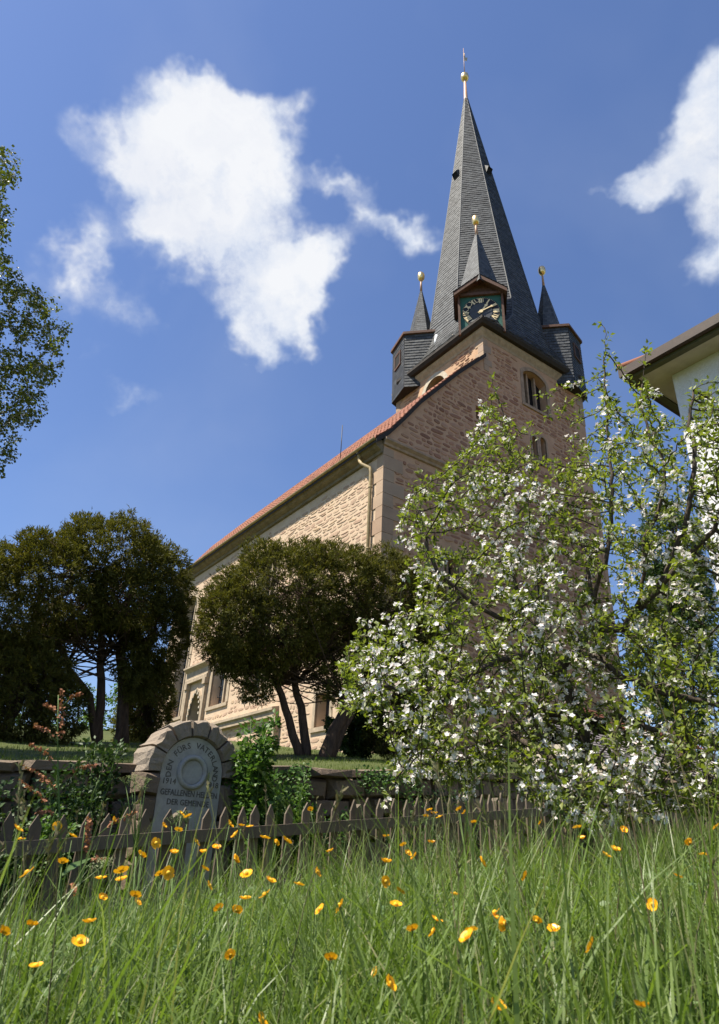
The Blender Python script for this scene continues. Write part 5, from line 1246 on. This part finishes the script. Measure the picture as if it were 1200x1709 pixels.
# ------------------------------------------------------------------ dock and cow parsley
def dock(px, py, h, toppx, label, nb=9):
    c = at_h(*toppx, h); x, y = at_h(px, py, h)[:2]; g0 = gz(x, y); f = thing('dock_plant', (x, y, g0-.02), label, 'plant')
    tp = Vector((c[0]-x, c[1]-y, c[2]-g0+.02)); mb = MB(); pts = [tp*k_+Vector((math.sin(k_*5)*.012, 0, 0)) for k_ in np.linspace(0, 1, 9)]; mb.tube(pts, list(np.linspace(.005, .0018, 9)), 6)
    sd_ = MB()
    for k in range(nb):
        f0 = RS.uniform(.58, 1.0); b = tp*f0; a = RS.uniform(0, 6.28); L = RS.uniform(.06, .16)*(1.5-f0*.8)
        e_ = b+Vector((math.cos(a)*L, math.sin(a)*L*.6, L*RS.uniform(.1, .8))); m2 = (b+e_)/2+Vector((0, 0, .015)); mb.tube([b, m2, e_], [.0018, .0014, .001], 4)
        for q_ in range(40):
            ff = RS.uniform(.35, 1.0); pp = (b.lerp(m2, ff*2) if ff < .5 else m2.lerp(e_, ff*2-1))+Vector((RS.gauss(0, .003), RS.gauss(0, .003), RS.gauss(0, .003)))
            d = Vector((RS.gauss(0, 1), RS.gauss(0, 1), RS.gauss(0, 1))).normalized()*.0062; s = d.orthogonal().normalized()*.0045; sd_.add([pp-d, pp+s, pp+d, pp-s], [(0, 1, 2, 3)])
    for k in range(60):
        pp = tp*RS.uniform(.86, 1.02)+Vector((RS.gauss(0, .005), RS.gauss(0, .005), 0)); d = Vector((RS.gauss(0, 1), RS.gauss(0, 1), RS.gauss(0, 1))).normalized()*.0062; s = d.orthogonal().normalized()*.0045; sd_.add([pp-d, pp+s, pp+d, pp-s], [(0, 1, 2, 3)])
    mb.build('stem', 'green_stem', f); sd_.build('seed_heads', 'dock_seed', f, 'stuff')
    n = 7; P = np.array([list(tp*RS.uniform(.05, .45)) for _ in range(n)]); leaves_obj('leaves', 'herb_leaf', f, P, normalize(rand_dirs(n)*np.array([1, 1, .3])+np.array([0, 0, .4])), normalize(rand_dirs(n)*.3+np.array([0, 0, 1])), RNG.uniform(.08, .16, n), RNG.uniform(.02, .035, n))
dock(152, 1440, 2.6, (103, 1160), 'tall dock with reddish seed heads rising in front of the left thuja')
dock(150, 1500, 2.3, (150, 1372), 'short dock with reddish seed heads below the fence rail', 3)
def parsley(px, py, h, tops, label):
    x, y = at_h(px, py, h)[:2]; g0 = gz(x, y); f = thing('cow_parsley', (x, y, g0-.02), label, 'plant', 0, 'cow parsley before the memorial'); st, fl = MB(), MB()
    b = Vector((0, 0, 0)); c0 = at_h(*tops[0], h); j = Vector(((c0[0]-x)*.7, (c0[1]-y)*.7, (c0[2]-g0)*.72)); st.tube([b, j*.5+Vector((.008, 0, 0)), j], [.004, .0035, .003], 6)
    for tx, ty in tops:
        c = at_h(tx, ty, h+RS.uniform(-.04, .04)); c = Vector((c[0]-x, c[1]-y, c[2]-g0+.02)); st.tube([j, j.lerp(c, .6)+Vector((0, 0, -.006)), c-Vector((0, 0, .02))], [.002, .0016, .0013], 5)
        for k in range(9):
            a = RS.uniform(0, 6.28); q_ = c+Vector((math.cos(a)*RS.uniform(.006, .028), math.sin(a)*RS.uniform(.006, .028), RS.uniform(-.006, .004))); st.tube([c-Vector((0, 0, .02)), q_], [.0008, .0006], 3)
            for m in range(7):
                w = q_+Vector((RS.gauss(0, .005), RS.gauss(0, .005), RS.gauss(.001, .0018))); s = .0022; fl.add([w+Vector((s, 0, 0)), w+Vector((0, s, .0006)), w-Vector((s, 0, 0)), w-Vector((0, s, -.0006))], [(0, 1, 2, 3)])
    st.build('stems', 'green_stem', f); fl.build('umbels', 'umbel_cream', f, 'stuff')
parsley(240, 1480, 2.5, [(238, 1312), (222, 1306), (212, 1300), (245, 1300), (226, 1294)], 'cow parsley with pale open umbels rising left of the memorial inscription')
parsley(300, 1480, 2.7, [(296, 1362), (306, 1356), (288, 1368), (312, 1364)], 'cow parsley with budding umbels in front of the memorial tablet')
parsley(170, 1520, 2.2, [(168, 1438), (178, 1432), (160, 1445)], 'low cow parsley in the grass below the fence')
parsley(700, 1480, 3.4, [(702, 1368), (712, 1362), (725, 1366), (690, 1372)], 'cow parsley in bloom under the apple branches')
